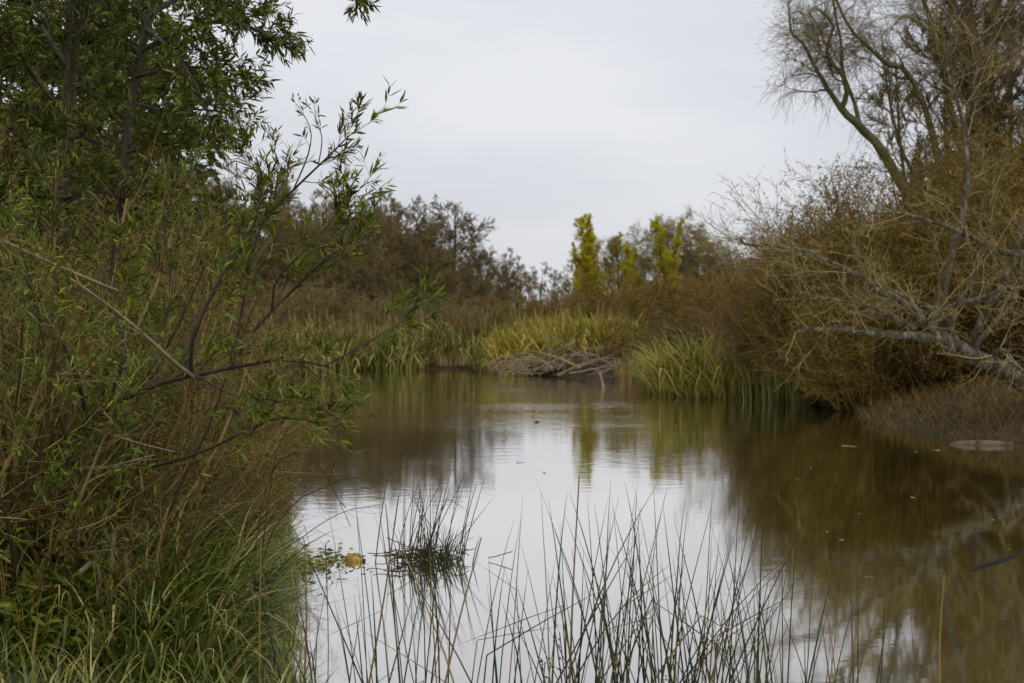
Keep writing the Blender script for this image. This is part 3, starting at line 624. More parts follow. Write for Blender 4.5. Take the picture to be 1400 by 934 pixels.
mobj("limb", Geo().tubes(P, np.linspace(.04, .03, 12), 8, lump=.06).mesh("limb", off), mat_bark("waterlogged_wood", [(.3, (.006, .005, .003)), (.7, (.016, .013, .007))], 8, .95, .3), sk)

# floating leaves and flecks
fl = mat_rnd("floating_leaf", [(0, (.12, .09, .04)), (.6, (.22, .18, .09)), (1, (.32, .27, .16))], .6, 0, .8, .3, 1.0)
def flat_leaf():
    g = Geo(); a = np.linspace(0, 2 * np.pi, 11)[:-1]; r = 1 + .12 * rng.standard_normal(10)
    V = np.stack([np.cos(a) * r * .045, np.sin(a) * r * .022 , .003 + .006 * np.cos(a * 2)], 1); V = np.vstack([[(0, 0, .002)], V])
    g.add(V, None, np.array([[0, i + 1, (i + 1) % 10 + 1] for i in range(10)]), np.full(11, .5)); return g.mesh("floating_leaf")
fm_ = [flat_leaf() for _ in range(4)]
for i, (px, py, s) in enumerate([(1157, 610, 1.5), (1168, 611, 1.2), (1255, 618, 1), (1280, 616, 1.6), (1250, 681, 1), (1177, 703, 1), (1133, 728, 1), (1150, 739, 1), (1186, 790, .8), (1192, 790, .7), (1380, 752, .7),
                                 (712, 633, 1.3), (744, 647, 1), (1090, 655, .8), (690, 600, 1.2), (735, 577, 2.2), (1360, 712, 1), (1110, 640, .8)]):
    d = CAMH * F / (py - 435); o = mobj("floating_leaf", fm_[i % 4], fl, None, (gx(px, d), d, .001)); o.rotation_euler = (0, 0, rng.uniform(0, 6)); o.scale = (s * d / 20,) * 3
    tag(o, "small dead leaf floating on the open pond water", "leaf", "dead leaves floating on the pond")
# ------------------------------------------------------------------ left bank: backdrop trees, shrubs, grasses
def add_leaf_parts(root, P, n, L, Wd, mat, off, t=(.3, 1), ang=(20, 60), droop=0.):
    """single leaves as parts of their own, sharing three leaf meshes"""
    ms = []
    for k in range(3):
        g = Geo(); g.leaves(np.zeros((1, 3)), np.array([[1., 0, 0]]), np.ones(1), np.full(1, [.17, .2, .23][k]), np.full(1, [.35, .6, .78][k]), [.1, .18, .05][k], face=np.array([[0, .1, 1.]]))
        ms.append(g.mesh("leaf"))
    I = rng.integers(0, len(P), n); f = rng.uniform(t[0], t[1], n) * (P.shape[1] - 1.001); i = f.astype(int); u = (f - i)[:, None]
    p = P[I, i] * (1 - u) + P[I, i + 1] * u; T = unit(P[I, i + 1] - P[I, i])
    v = rng.standard_normal((n, 3)); v -= (v * T).sum(1, keepdims=True) * T; v = unit(v); a = np.radians(rng.uniform(ang[0], ang[1], n))[:, None]
    D_ = unit(np.cos(a) * T + np.sin(a) * v - UP * droop)
    for j in range(n):
        o = mobj("leaf", ms[j % 3], M[mat], root, p[j] - off); d = D_[j]
        o.rotation_euler = (rng.uniform(-.8, .8), -math.asin(max(-1, min(1, d[2]))), math.atan2(d[1], d[0])); s = rng.uniform(*L); o.scale = (s, s * Wd, s)

# trees behind the left shrubs
ev = bare_tree("evergreen_tree", "", "tree", 8.5, .16, 14, 8, 7, 6, "twig_dark", "bark_dark", trop=.05, tw=.012, lmat="leaf_dark", lsz=(.12, .22), lper=3, t0=.12, spread=(.28, .5))
proto_place(ev, [(gx(212, 72), 72, .3, (.95, .95, 1.15), "dark grey green tree across the water seen through the left shrubs"),
                 (gx(60, 24), 24, 1.4, .95, "tall dark evergreen tree filling the upper corner behind the leafy tree"),
                 (gx(150, 30), 30, 3.2, .85, "dark evergreen tree between the leafy tree and the far water"),
                 (gx(85, 17.5), 17.5, 2.2, .72, "dark evergreen tree directly behind the twin stems of the leafy tree"),
                 (gx(-40, 20), 20, 5.2, .95, "dark evergreen tree mostly beyond the edge of the left bank shrubs"),
                 (gx(290, 64), 64, 4.2, .8, "small dark tree on the far shore behind the arching shrub")])
dead = bare_tree("bare_sapling", "", "tree", 6, .07, 12, 7, 6, 5, "twig_brown", "bark_grey", trop=.1, tw=.006, lmat="leaf_dry", lsz=(.06, .12), lper=2, t0=.15, spread=(.25, .45))
proto_place(dead, [(gx(200, 19), 19, .3, .62), (gx(110, 17), 17, 1.6, .72), (gx(250, 24), 24, 3., .66), (gx(30, 16), 16, 4.1, .75), (gx(300, 30), 30, 5., .62), (gx(160, 26), 26, 2.2, .8), (gx(340, 40), 40, .8, .6)],
            label="brown bare sapling with a few dead leaves behind the left shrubs", group="bare saplings behind the left shrubs")

# the leafy tree at the upper left
D = 11.
tx, ty = gx(140, D), D
lt_ = thing("leafy_tree", "dark leafed tree reaching out against the sky over the left bank", "tree", (tx, ty, H(tx, ty) - .05)); off = np.array(lt_.location)
bpy_ = (140, 435 + (CAMH - off[2]) / D * F, D)
P0, R0 = limb_set(lt_, [([bpy_, (148, 560, D), (155, 400, D), (168, 250, D), (182, 130, D), (196, 50, D), (215, -20, D), (240, -90, D)], .045, .022),
                        ([bpy_, (110, 560, D + .3), (96, 400, D + .4), (90, 250, D + .4), (92, 120, D + .4), (95, 0, D + .4), (90, -80, D + .4)], .036, .02)], "bark_dark", 14, 8, "trunk")
P1, R1 = limb_set(lt_, [
    ([(193, 70, D), (240, 45, D - .2), (290, 30, D - .3), (325, 32, D - .5), (358, 42, D - .6), (378, 58, D - .6)], .022, .005),
    ([(186, 105, D), (230, 95, D - .3), (270, 92, D - .5), (300, 98, D - .6), (322, 112, D - .7)], .018, .004),
    ([(180, 140, D), (215, 150, D + .3), (255, 150, D + .5), (300, 152, D + .6), (322, 165, D + .6)], .016, .004),
    ([(205, 20, D), (250, -5, D + .3), (285, -2, D + .5), (315, 8, D + .6), (345, 22, D + .6)], .02, .004),
    ([(225, -40, D), (290, -110, D), (370, -125, D), (440, -95, D), (478, -45, D), (488, -6, D)], .018, .003),
    ([(200, 40, D), (235, 70, D - .6), (270, 120, D - .9), (290, 175, D - 1)], .016, .004),
    ([(172, 210, D), (205, 200, D - .3), (240, 195, D - .5), (272, 188, D - .6)], .014, .004),
    ([(150, 200, D), (120, 190, D - .5), (80, 185, D - .8), (30, 150, D - .9)], .02, .006),
    ([(92, 160, D + .4), (50, 110, D + .2), (20, 60, D), (-20, 30, D)], .02, .006),
    ([(94, 60, D + .4), (130, 20, D + .5), (150, -20, D + .6), (160, -60, D + .6)], .02, .006),
    ([(94, 90, D + .4), (60, 40, D + .7), (40, -10, D + .9), (20, -60, D + 1)], .02, .006),
    ([(165, 270, D), (130, 260, D - .5), (80, 270, D - .9), (30, 250, D - 1)], .016, .005),
    ([(190, 80, D), (160, 30, D - .5), (140, -20, D - .6), (130, -60, D - .7)], .016, .005)], "bark_dark", 10, 6)
P2, R2 = spawn(np.delete(P1, 4, 0), np.delete(R1, 4, 0), 18, (.2, 1), (20, 65), (.14, .36), False, .5, 6, .02, .14, .2, rmin=.0025)
P2c, R2c = spawn(P0, R0, 34, (.36, 1), (30, 75), (.3, .8), False, .25, 6, .03, .14, .2, rmin=.003)
P2e, R2e = spawn(P1[[4]], R1[[4]], 3, (.96, 1), (10, 40), (.04, .09), False, .6, 6, -.05, .1, 0)
P2 = np.concatenate([P2, P2c, P2e]); R2 = np.concatenate([R2, R2c, R2e])
P3, R3 = spawn(P2, R2, 6, (.2, 1), (20, 60), (.07, .2), False, .55, 5, .02, .12, .2, rmin=.0018)
mobj("branchwork", Geo().tubes(P2, R2, 4).tubes(P3, R3, 3).mesh("branchwork", off), M["twig_dark"], lt_, kind="stuff")
g = leaf_on(Geo(), P3, 6, (.055, .115), (.011, .021), (.15, 1), (20, 65), .15, hi=.97); leaf_on(g, P2, 5, (.06, .12), (.013, .024), (.3, 1), (25, 65), .15)
mobj("foliage", g.mesh("foliage", off), M["leaf_dark"], lt_, kind="stuff")
g = leaf_on(Geo(), P3[rng.random(len(P3)) < .14], 8, (.03, .06), (.012, .022), (.6, 1), (10, 70), .3)
mobj("dry_seed_tuft", g.mesh("dry_seed_tuft", off), M["leaf_dry"], lt_, kind="stuff")
add_leaf_parts(lt_, P2[:85], 150, (.08, .13), 1., "leaf_dark", off)

# the arching shrub
D = 8.
sx, sy = gx(75, D), D
ar = thing("arching_shrub", "open shrub with long arching stems and narrow green leaves over the water", "shrub", (sx, sy, H(sx, sy) - .05)); off = np.array(ar.location)
gb = (75, 435 + (CAMH - off[2]) / D * F, D)
P1, R1 = limb_set(ar, [
    ([gb, (82, 720, D), (90, 640, D), (120, 575, D), (200, 532, D - .1), (265, 512, D - .2), (340, 498, D - .3), (400, 490, D - .4), (450, 502, D - .5)], .026, .006),
    ([(445, 500, D - .5), (478, 482, D - .5), (520, 458, D - .5), (552, 438, D - .5), (575, 405, D - .5)], .006, .0025),
    ([(258, 514, D - .2), (254, 480, D - .1), (268, 440, D), (290, 405, D), (325, 350, D), (352, 312, D), (392, 268, D - .1), (435, 228, D - .2), (470, 192, D - .3), (492, 174, D - .3)], .0155, .0025),
    ([(262, 512, D - .2), (262, 470, D - .3), (285, 412, D - .35), (322, 345, D - .3), (350, 300, D - .3), (358, 250, D - .3), (350, 215, D - .3)], .012, .004),
    ([(318, 500, D - .3), (330, 430, D - .2), (340, 375, D - .2), (352, 320, D - .2), (372, 280, D - .2), (380, 240, D - .2)], .010, .003),
    ([(345, 455, D - .3), (372, 425, D - .3), (410, 388, D - .3), (450, 352, D - .4), (490, 325, D - .4)], .011, .003),
    ([(372, 425, D - .3), (380, 380, D - .4), (430, 330, D - .5), (455, 300, D - .5), (478, 262, D - .5)], .008, .002),
    ([(400, 262, D - .1), (420, 215, D), (425, 180, D), (412, 152, D), (404, 142, D)], .005, .0015),
    ([(435, 228, D - .2), (440, 190, D - .1), (432, 162, D - .1), (430, 146, D - .1)], .004, .0015),
    ([(200, 640, D), (270, 620, D - .3), (335, 590, D - .5), (380, 572, D - .6), (425, 576, D - .7), (445, 588, D - .7)], .010, .003),
    ([(400, 490, D - .4), (435, 515, D - .5), (470, 540, D - .6), (502, 562, D - .6)], .005, .0015),
    ([(120, 575, D), (100, 500, D - .2), (60, 420, D - .3), (20, 360, D - .4), (-20, 300, D - .4)], .014, .004),
    ([(95, 620, D), (75, 520, D + .3), (75, 400, D + .4), (72, 320, D + .4), (80, 240, D + .4)], .016, .005),
    ([(205, 530, D - .1), (215, 470, D + .2), (235, 400, D + .3), (225, 320, D + .4), (240, 250, D + .4)], .012, .004),
    ([(150, 550, D), (170, 470, D), (150, 400, D + .1), (165, 330, D + .1)], .012, .004),
    ([(265, 512, D - .2), (320, 540, D - .5), (360, 545, D - .7), (400, 555, D - .8)], .007, .002)], "bark_dark", 12, 6, "stem")
wi = [2, 3, 4, 5, 6, 9, 11, 12, 13, 14, 15]; wts = P1[wi]; wr = R1[wi]
P2, R2 = spawn(wts, wr, 14, (.25, 1), (15, 60), (.12, .40), False, .5, 6, .06, .1, .3, rmin=.002)
P2l, R2l = spawn(P1[[0]], R1[[0]], 26, (.3, .95), (20, 70), (.15, .5), False, .4, 6, .06, .1, .3, rmin=.002)
P2t, R2t = spawn(P1[[1]], R1[[1]], 9, (.35, 1), (15, 50), (.06, .2), False, .6, 6, .08, .08, .2, rmin=.0015)
P2 = np.concatenate([P2, P2l, P2t]); R2 = np.concatenate([R2, R2l, R2t])
P2x, R2x = spawn(P1[[7, 8, 10]], R1[[7, 8, 10]], 6, (.3, 1), (20, 50), (.05, .16), False, .6, 4, .04, .1, rmin=.0012)
P3, R3 = spawn(P2, R2, 4, (.25, 1), (20, 55), (.06, .17), False, .6, 5, .06, .1, .2, rmin=.0015)
mobj("branchwork", Geo().tubes(P2, R2, 4).tubes(P3, R3, 3).tubes(P2x, R2x, 3).mesh("branchwork", off), M["twig_brown"], ar, kind="stuff")
keep = rng.random(len(P3)) < .8
g = leaf_on(Geo(), P3[keep], 5, (.045, .10), (.007, .014), (.25, 1), (15, 55), -.05); leaf_on(g, P2[rng.random(len(P2)) < .7], 7, (.05, .11), (.008, .015), (.5, 1), (15, 55), -.05)
leaf_on(g, P2x, 4, (.03, .07), (.007, .013), (.2, 1), (20, 60)); leaf_on(g, P1[[1, 5, 6, 2, 9]], 16, (.05, .10), (.009, .015), (.75, 1), (15, 55))
mobj("foliage", g.mesh("foliage", off), M["leaf_green"], ar, kind="stuff")
g = leaf_on(Geo(), P3[rng.random(len(P3)) < .3], 9, (.03, .07), (.006, .012), (.3, 1), (15, 80), .35)
mobj("withered_foliage", g.mesh("withered_foliage", off), M["leaf_dry"], ar, kind="stuff")
add_leaf_parts(ar, np.concatenate([P2[:14 * 6]]), 200, (.06, .11), .75, "leaf_green", off, (.5, 1), (15, 50))

# bleached dead limbs of the arching shrub
for pts, r in [([(268, 518, D - .2), (235, 492, D - .3), (185, 447, D - .4), (135, 408, D - .45), (95, 380, D - .5)], .012),
               ([(160, 398, D - .2), (110, 377, D - .4), (60, 355, D - .5), (30, 341, D - .5), (-10, 322, D - .5)], .010),
               ([(92, 640, D), (130, 642, D - .3), (170, 633, D - .5), (212, 622, D - .6)], .008), ([(110, 582, D), (140, 590, D - .2), (190, 606, D - .3), (240, 618, D - .4)], .006)]:
    Pn = path(pts, 12); dl = mobj("dead_limb", Geo().tubes(Pn, np.linspace(r, r * .5, 12), 6, lump=.08).mesh("dead_limb", off), M["bark_pale"], ar)
    P2, R2 = spawn(Pn[None], np.full((1, 12), r * .5), 5, (.2, .95), (25, 60), (.08, .35), False, .5, 4, 0, .12, rmin=.0015)
    mobj("dead_twig", Geo().tubes(P2, R2, 4).mesh("dead_twig", off), M["twig_pale"], dl, kind="stuff")

# dense leafy shrubs of the left bank
shA = thicket("leafy_shrub", "", "shrub", 2.3, 1.2, 24, "twig_pale", "leaf_green", 7, (.035, .085), 9, 5, .0022, out=(3, 40), lw=.17, simple=False)
shB = thicket("twiggy_shrub", "", "shrub", 2.4, 1.2, 22, "twig_brown", "leaf_olive", 3, (.03, .075), 9, 8, .002, out=(5, 50), lw=.2, simple=False, arch=.04)
shC = thicket("dry_shrub", "", "shrub", 1.5, .8, 22, "twig_brown", "leaf_dry", 3, (.03, .06), 8, 8, .0017, out=(5, 55), lw=.25, simple=False, arch=.08)
def spots(lst): return [(gx(e[0], e[1]), e[1], rng.uniform(0, 6), *e[2:]) for e in lst]
proto_place(shA, spots([(20, 9, .95), (-50, 8, 1.05), (110, 9.6, .82, "leafy green shrub wrapped round the foot of the arching shrub"), (60, 11, 1.05), (180, 11.5, .8), (-20, 12, 1.3), (240, 12.5, .72, "leafy green shrub seen under the fork of the arching stems"), (120, 13.5, 1.1), (40, 15, 1.4), (190, 15, 1.0), (285, 15, .62), (170, 9.2, .58, "low leafy green shrub behind the bleached broken stalks"), (265, 10.6, .52, "small leafy green shrub between the long grass and the dead brown shrubs")]),
            label="leafy shrub with narrow bright green leaves on the left bank", group="leafy shrubs on the left bank")
proto_place(shB, spots([(70, 8.6, .95), (0, 10, 1.2), (150, 10.4, 1.0), (225, 11, .78), (90, 12.2, 1.3), (-60, 10, 1.3), (200, 13.4, 1.1), (20, 13, 1.5), (255, 14.5, .9), (300, 17, .8), (130, 8.1, .6, "small twiggy shrub standing among the broad leafed herbs")]),
            label="twiggy brown shrub with sparse olive leaves on the left bank", group="twiggy shrubs on the left bank")
proto_place(shC, spots([(305, 11.6, .62, "dead brown shrub overhanging the water beside the floating weed"), (325, 12.6, .62), (298, 12.2, .8), (325, 14, .75), (285, 10.8, .6), (310, 15.5, .85), (265, 10.2, .5), (300, 18, 1.0, "largest dead brown shrub on the left bank, where the shore turns away"), (20, 8.4, .8, "dead brown shrub tangled among the leafy shrubs and broad herbs")]),
            label="low dead brown shrub at the edge of the left bank", group="dead brown shrubs on the left bank")

# long grasses at the foot of the left bank
tus = reed_clump("grass_tussock", "", "grass", "grass", 1.2, .2, 170, .024, 0, .22, (.9, 2.4), (.1, .8), 9)
nb_ = 0
g = Geo(); n = 34; a = rng.uniform(-1.0, .6, n)
proto = spots([(255, 8.2, .9), (280, 8.6, .8), (295, 9.4, .8), (205, 8.4, 1.0), (190, 8.8, 1.0), (285, 10.2, .9), (235, 9.4, .95), (310, 10.6, .75), (295, 8.0, .6), (310, 8.9, .6), (245, 7.6, .7), (185, 7.8, .8), (280, 7.6, .55), (150, 8.2, .9), (320, 9.8, .55), (100, 7.7, .8), (50, 8.0, .9), (170, 8.3, 1.0), (225, 8.0, .95), (170, 7.4, .7), (275, 9.0, 1.05)])
proto_place(tus, proto, label="arching long grass tussock at the foot of the left bank", group="long grass tussocks at the foot of the left bank")
# big arching blades reaching over the water, one by one
sweep = thing("overhanging_sedge", "sedge plant whose long single blades sweep out over the bright water", "sedge", (gx(330, 8.3), 8.3, H(gx(330, 8.3), 8.3) - .03)); off = np.array(sweep.location)
for i in range(110):
    px = rng.uniform(190, 315); d = rng.uniform(7.9, 9.8); x = gx(px, d); b0 = np.array([[x, d, H(x, d) - .02]])
    az = np.array([rng.normal(-.05, .5)]); g = Geo().blades(b0, az, np.array([rng.uniform(.6, 1.2)]), np.array([rng.uniform(.011, .022)]), np.array([rng.uniform(.2, .95)]), np.array([rng.uniform(.5, 1.5)]), np.array([rng.random()]), 10, 1.4)
    mobj("blade", g.mesh("blade", off), M["grass"], sweep)

# broad-leafed herbs at the lower corner
herb = thing("broad_leaf_herb", "", "herb", (0, 0, 0))
n = 14; a = rng.uniform(0, 6.28, n); P = np.stack([np.stack([np.cos(a) * s * .18, np.sin(a) * s * .18, np.full(n, s * .55) * rng.uniform(.7, 1.1, n)], 1) for s in np.linspace(0, 1, 6)], 1)
mobj("stem_cluster", Geo().tubes(P, np.full((n, 6), .004), 4).mesh("stem_cluster"), M["twig_olive"], herb, kind="stuff")
mobj("foliage", leaf_on(Geo(), P, 20, (.08, .16), (.022, .04), (.2, 1), (40, 85), .25, .25).mesh("foliage"), M["leaf_dark"], herb, kind="stuff")
proto_place(herb, spots([(60, 7.4, .85), (110, 7.6, .8), (20, 7.3, .9), (150, 7.9, .75), (-10, 7.8, 1.0), (85, 7.9, .95), (190, 7.6, .6), (40, 7.0, .7), (130, 7.2, .6)]), label="broad leafed dark herb under the left shrubs", group="broad leafed herbs under the left shrubs")

# broken bleached stalks in the grass
for pts, lb in [([(145, 850, 7.8), (150, 800, 7.8), (153, 760, 7.8), (156, 728, 7.8)], "bleached broken stalk standing upright in the grass"),
                ([(170, 840, 7.8), (174, 790, 7.8), (172, 755, 7.8), (180, 742, 7.75)], "bleached stalk with a hooked torn tip in the grass"),
                ([(135, 850, 7.6), (133, 815, 7.6), (136, 790, 7.6), (125, 770, 7.55), (90, 800, 7.5)], "bleached stalk snapped over into a sharp angle")]:
    Pn = path(pts, 10); e = Pn[0].copy(); e[2] = H(e[0], e[1]) - .02; Pn[0] = e
    o = thing("broken_stalk", lb, "stalk", e); mobj("stem", Geo().tubes(Pn, np.linspace(.012, .016, 10), 6, lump=.12).mesh("stem", e), M["bark_pale"], o)
    gl_ = Geo().blades(np.repeat(Pn[-1:], 4, 0), rng.uniform(0, 6.28, 4), rng.uniform(.06, .14, 4), np.full(4, .014), rng.uniform(.3, 1., 4), rng.uniform(.8, 2, 4), rng.random(4), 6)
    mobj("torn_sheath", gl_.mesh("torn_sheath", e), M["straw"], o, kind="stuff")

# general ground growth on the left bank
n = 26000
x = rng.uniform(-6, -.9, n); y = rng.uniform(5.5, 22, n); s_ = sdist(x, y); ok = (s_ > -.1) & (s_ < 5); x, y = x[ok], y[ok]; m = len(x)
g = Geo().blades(np.stack([x, y, Hs(x, y) - .01], 1), rng.uniform(0, 6.28, m), rng.uniform(.15, .5, m), rng.uniform(.006, .015, m), rng.uniform(.05, .8, m), rng.uniform(.2, 1.6, m), rng.random(m), 5)
tag(mobj("grass", g.mesh("grass"), M["grass"]), "rough green grass covering the left bank", "grass", kind="stuff")
# ------------------------------------------------------------------ foreground rushes, tussock, floating jug
def rush(root, base, az, th, cur, L, r, rnd, off, K=9):
    s_ = np.linspace(0, 1, K); t_ = th + cur * s_ ** 1.6
    if rng.random() < .07: t_ = t_ + (s_ > rng.uniform(.45, .8)) * rng.uniform(.7, 1.9)
    d = np.stack([np.cos(az) * np.sin(t_), np.sin(az) * np.sin(t_), np.cos(t_)], 1) * L / (K - 1)
    P = np.vstack([base, base + np.cumsum(d[:-1], 0)])
    P[1:] += np.cumsum(rng.normal(0, .0012 * L, (K - 1, 3)), 0)
    mobj("stem", Geo().tubes(P, r * np.array([1, 1, 1, .95, .9, .8, .66, .45, .12]), 5, np.array([rnd])).mesh("stem", off), M["rush"], root)
    return P
GR = "rushes standing along the near waterline"
clumps = [(440, 7.0, 7), (500, 7.1, 12), (560, 7.2, 11), (610, 6.9, 11), (665, 7.2, 10), (720, 7.0, 11), (770, 7.2, 17), (820, 7.0, 22), (870, 7.2, 25), (920, 7.1, 25), (970, 7.2, 23), (1020, 7.1, 21), (1070, 7.2, 18), (1120, 7.3, 12), (1180, 7.2, 9), (1260, 7.3, 4), (1390, 7.0, 5)]
RL = {0: "sparse rush clump rising out of the edge of the bank grass", 1: "rush clump standing in front of the floating yellow jug", 2: "rush clump standing in front of the water tussock", 3: "rush clump beside the leaning tan cane that crosses the tussock",
      8: "thickest dark rush clump behind the branching dried weed head", 9: "thick rush clump behind the brown dried weed tuft", 13: "rush clump at the border of the bright and brown reflections", 14: "thin rush clump standing in front of the brown reflection",
      15: "a few rushes beside the single straw coloured cane", 16: "a few short rushes standing apart below the sunken bough"}
for ci, (px, d, n) in enumerate(clumps):
    x = gx(px, d); root = thing("rush_clump", RL.get(ci, "clump of thin dark rushes rising in front of the bright water"), "rush", (x, d, H(x, d)), GR); off = np.array(root.location)
    for j in range(n):
        bx, by = x + rng.normal(0, .10), d + rng.normal(0, .18); bz = min(H(bx, by), 0.) - .05
        top = np.interp(px, [440, 600, 700, 800, 900, 1000, 1100, 1180, 1260, 1400], [720, 690, 690, 690, 680, 720, 760, 800, 840, 850]) - 25 + abs(rng.normal(0, 65)) + (rng.random() < .35) * rng.uniform(30, 160)
        h = hpx(top, by) - bz
        big = rng.random() < .12
        rush(root, np.array([bx, by, bz]), rng.choice([0., math.pi]) + rng.normal(0, .7), abs(rng.normal(.03, .15)) + big * .3, abs(rng.normal(0, .14)) + big * rng.uniform(0, .6), h * (1.02 + .1 * big), rng.uniform(.0026, .0056), rng.random() ** 1.0, off)
# leaning tan canes among the rushes
for a0, a1, lb in [((500, 960, 7.2), (545, 678, 7.3), "leaning tan cane among the rushes left of the water tussock"), ((605, 950, 7.0), (658, 735, 7.1), "leaning tan cane crossing the rushes beside the water tussock"),
                   ((778, 950, 7.0), (792, 650, 7.1), "straight tall dark cane among the dense rushes"), ((355, 960, 7.3), (357, 735, 7.4), "thin straight reddish cane rising from the bank grass"), ((415, 960, 7.3), (417, 745, 7.3), "thin straight orange brown cane at the edge of the bright water"),
                   ((1285, 960, 7.2), (1291, 785, 7.3), "single straw coloured cane standing in the brown water")]:
    P = path([a0, ((a0[0] + a1[0]) / 2 + rng.uniform(-4, 4), (a0[1] + a1[1]) / 2, (a0[2] + a1[2]) / 2), a1], 9)
    b = P[0] + (P[0] - P[2]) * .9; b[2] = min(b[2], H(b[0], b[1]) - .02); P = np.vstack([b, P])
    o = thing("dry_cane", lb, "cane", b); mobj("stem", Geo().tubes(P, np.linspace(.0065, .0035, 10), 6, np.array([.93])).mesh("stem", b), M["rush"], o)
    P2, R2 = spawn(P[None], np.full((1, 10), .003), 2, (.6, .95), (15, 30), (.06, .15), False, .5, 4); mobj("side_shoot", Geo().tubes(P2, R2, 4).mesh("side_shoot", b), M["rush"], o, kind="stuff")

# dried weed heads among the rushes
for px, py, d, lb in [(765, 865, 6.9, "dried branching weed head with dark seed beads among the rushes"), (745, 905, 6.8, "low dried weed head under the branching one"), (905, 912, 6.8, "brown dried weed tuft between the dense rushes"), (445, 745, 7.4, "dark shrivelled seed head on a thin stalk over the floating weed")]:
    tip = W(px, py, d); b = tip.copy(); b[2] = H(b[0], b[1]) - .05
    o = thing("dried_weed", lb, "weed", b); P = catmull([b, (b + tip) / 2 + rng.normal(0, .02, 3), tip], 9)
    P2, R2 = spawn(P[None], np.full((1, 9), .0025), 9, (.7, 1), (20, 60), (.04, .13), False, .6, 4, .05, .15)
    mobj("stem", Geo().tubes(P, np.full(9, .0026), 5).tubes(P2, R2, 4).mesh("stem", b), M["twig_dark"], o)
    mobj("seed_bead", leaf_on(Geo(), P2, 5, (.008, .018), (.006, .012), (.5, 1), (20, 90)).mesh("seed_bead", b), M["twig_dark"], o, kind="stuff")

# rush tussock in the open water
D = 12.8; c = W(578, 770, D) * [1, 1, 0]
tu = thing("water_tussock", "dark rush tussock with a mat of dead stems standing in the open water", "rush", c); off = np.array(tu.location)
for j in range(150):
    bx, by = c[0] + rng.normal(.05, .16), c[1] + rng.normal(0, .14)
    lean = rng.normal(.18, .25); big = rng.random() < .22
    rush(tu, np.array([bx, by, -.08]), (0. if lean > 0 else math.pi) + rng.normal(0, .5), abs(lean), abs(rng.normal(0, .15)), rng.uniform(.14, .45) if not big else rng.uniform(.7, 1.0), rng.uniform(.0028, .0055), rng.uniform(0, .75), off)
n = 55; a = rng.uniform(-.9, .9, n) + rng.choice([0, math.pi], n); q = rng.normal(0, .16, n)
b0 = np.stack([c[0] + q + .03, c[1] + rng.normal(0, .1, n), rng.uniform(.01, .1, n)], 1); dv = np.stack([np.cos(a), np.sin(a), rng.normal(0, .18, n)], 1) * rng.uniform(.08, .32, n)[:, None]
P = b0[:, None] + dv[:, None] * np.linspace(0, 1, 4)[None, :, None] + rng.normal(0, .008, (n, 4, 3)); P[..., 2] = np.maximum(P[..., 2], .006)
mobj("dead_stem_mat", Geo().tubes(P, np.full((n, 4), .004), 4).mesh("dead_stem_mat", off), M["twig_dark"], tu, kind="stuff")

# yellow plastic jug afloat
D = 12.85; c = W(484, 769, D) * [1, 1, 0]
yj = thing("floating_jug", "dirty yellow plastic jug floating beside the rush tussock", "jug", c, rz=math.radians(-18), sc=.8)
my = mat_bark("dirty_yellow_plastic", [(.36, (.07, .05, .015)), (.5, (.34, .24, .05)), (.66, (.55, .43, .13))], 14, .4, .1, (1, 1, 1))
import bmesh
bm = bmesh.new(); bmesh.ops.create_cube(bm, size=1)
for v in bm.verts:
    v.co.x *= .19; v.co.y *= .10; v.co.z *= .095
    if v.co.x > 0: v.co.y *= .8; v.co.z *= .72
bmesh.ops.bevel(bm, geom=list(bm.edges), offset=.02, segments=3, affect="EDGES", profile=.6)
me = bpy.data.meshes.new("jug_body"); bm.to_mesh(me); bm.free()
o = mobj("jug_body", me, my, yj, (0, 0, .022)); o.rotation_euler = (.25, .14, 0)
a = np.linspace(0, np.pi, 9); P = np.stack([.03 + .045 * np.cos(a), 0 * a, .055 + .035 * np.sin(a)], 1)
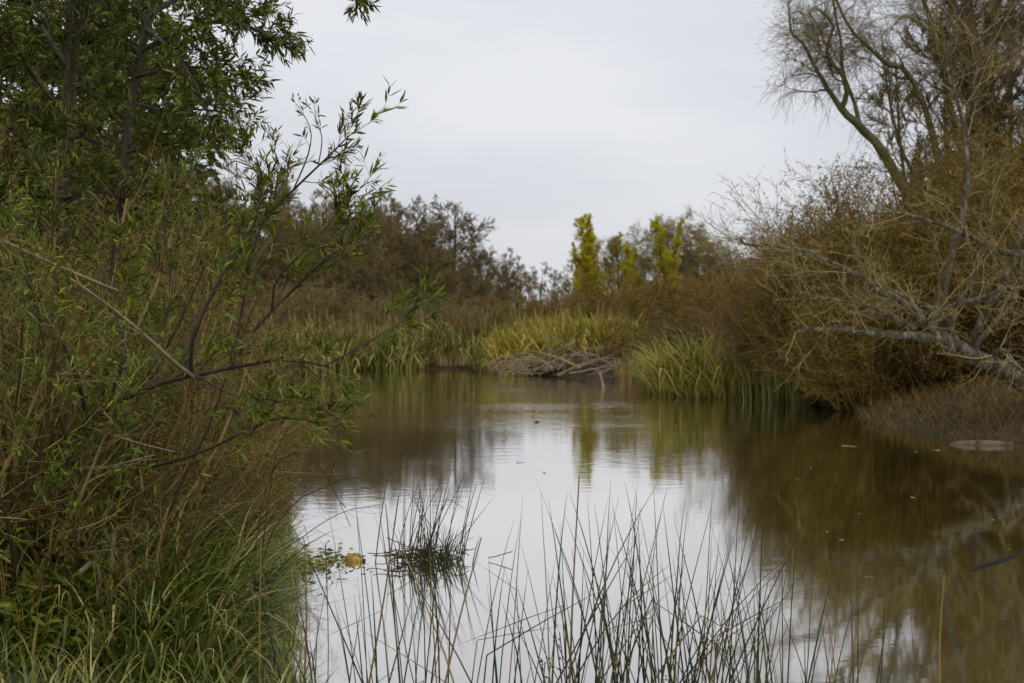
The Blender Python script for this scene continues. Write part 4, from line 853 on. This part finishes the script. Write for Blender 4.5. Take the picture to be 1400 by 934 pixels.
mobj("handle", Geo().tubes(P, np.full(9, .011), 6).mesh("handle"), my, yj)
P = np.array([(.08, 0, .018), (.095, 0, .015), (.112, 0, .012)])
nk = mobj("neck", Geo().tubes(P, np.array([.024, .02, .02]), 10).mesh("neck"), my, yj)
P = np.array([(.110, 0, .012), (.111, 0, .012), (.132, 0, .008), (.133, 0, .008)])
mobj("cap", Geo().tubes(P, np.array([.004, .025, .025, .004]), 10).mesh("cap"), M["bark_dark"], nk)

# floating weed mat by the bank
n = 420; x = rng.normal(gx(425, 12.6), .16, n); y = rng.normal(12.7, .35, n)
g = Geo().leaves(np.stack([x, y, rng.uniform(.004, .03, n)], 1), np.concatenate([rng.normal(0, 1, (n, 2)), rng.normal(0, .15, (n, 1))], 1), rng.uniform(.03, .1, n), rng.uniform(.01, .03, n), rng.random(n))
tag(mobj("floating_weed", g.mesh("floating_weed"), M["grass"]), "mat of pale green floating weed beside the left bank", "weed", kind="stuff")
# bare twigs hanging over the water from the left bank
o = thing("bare_bramble", "bare thorny bramble arching over the water below the shrub", "bramble", (gx(340, 8.6), 8.6, H(gx(340, 8.6), 8.6) - .03)); off = np.array(o.location)
gb = (340, 435 + (CAMH - off[2]) / 8.6 * F, 8.6)
Pb, Rb = limb_set(o, [([gb, (360, 760, 8.5), (400, 690, 8.4), (440, 668, 8.3), (470, 655, 8.3), (495, 652, 8.3)], .004, .0016), ([gb, (350, 740, 8.5), (375, 640, 8.4), (410, 620, 8.3), (440, 640, 8.3), (480, 720, 8.2)], .004, .0016),
                      ([gb, (370, 780, 8.5), (420, 730, 8.4), (470, 700, 8.3), (520, 690, 8.3)], .0035, .0014), ([gb, (365, 700, 8.5), (385, 600, 8.4), (430, 570, 8.3), (470, 620, 8.3)], .004, .0015)], "bark_dark", 12, 5, "cane")
P2, R2 = spawn(Pb, Rb, 12, (.3, 1), (25, 75), (.08, .32), False, .6, 5, -.02, .2, rmin=.0012)
mobj("twig_mass", Geo().tubes(P2, R2, 3).mesh("twig_mass", off), M["twig_dark"], o, kind="stuff")
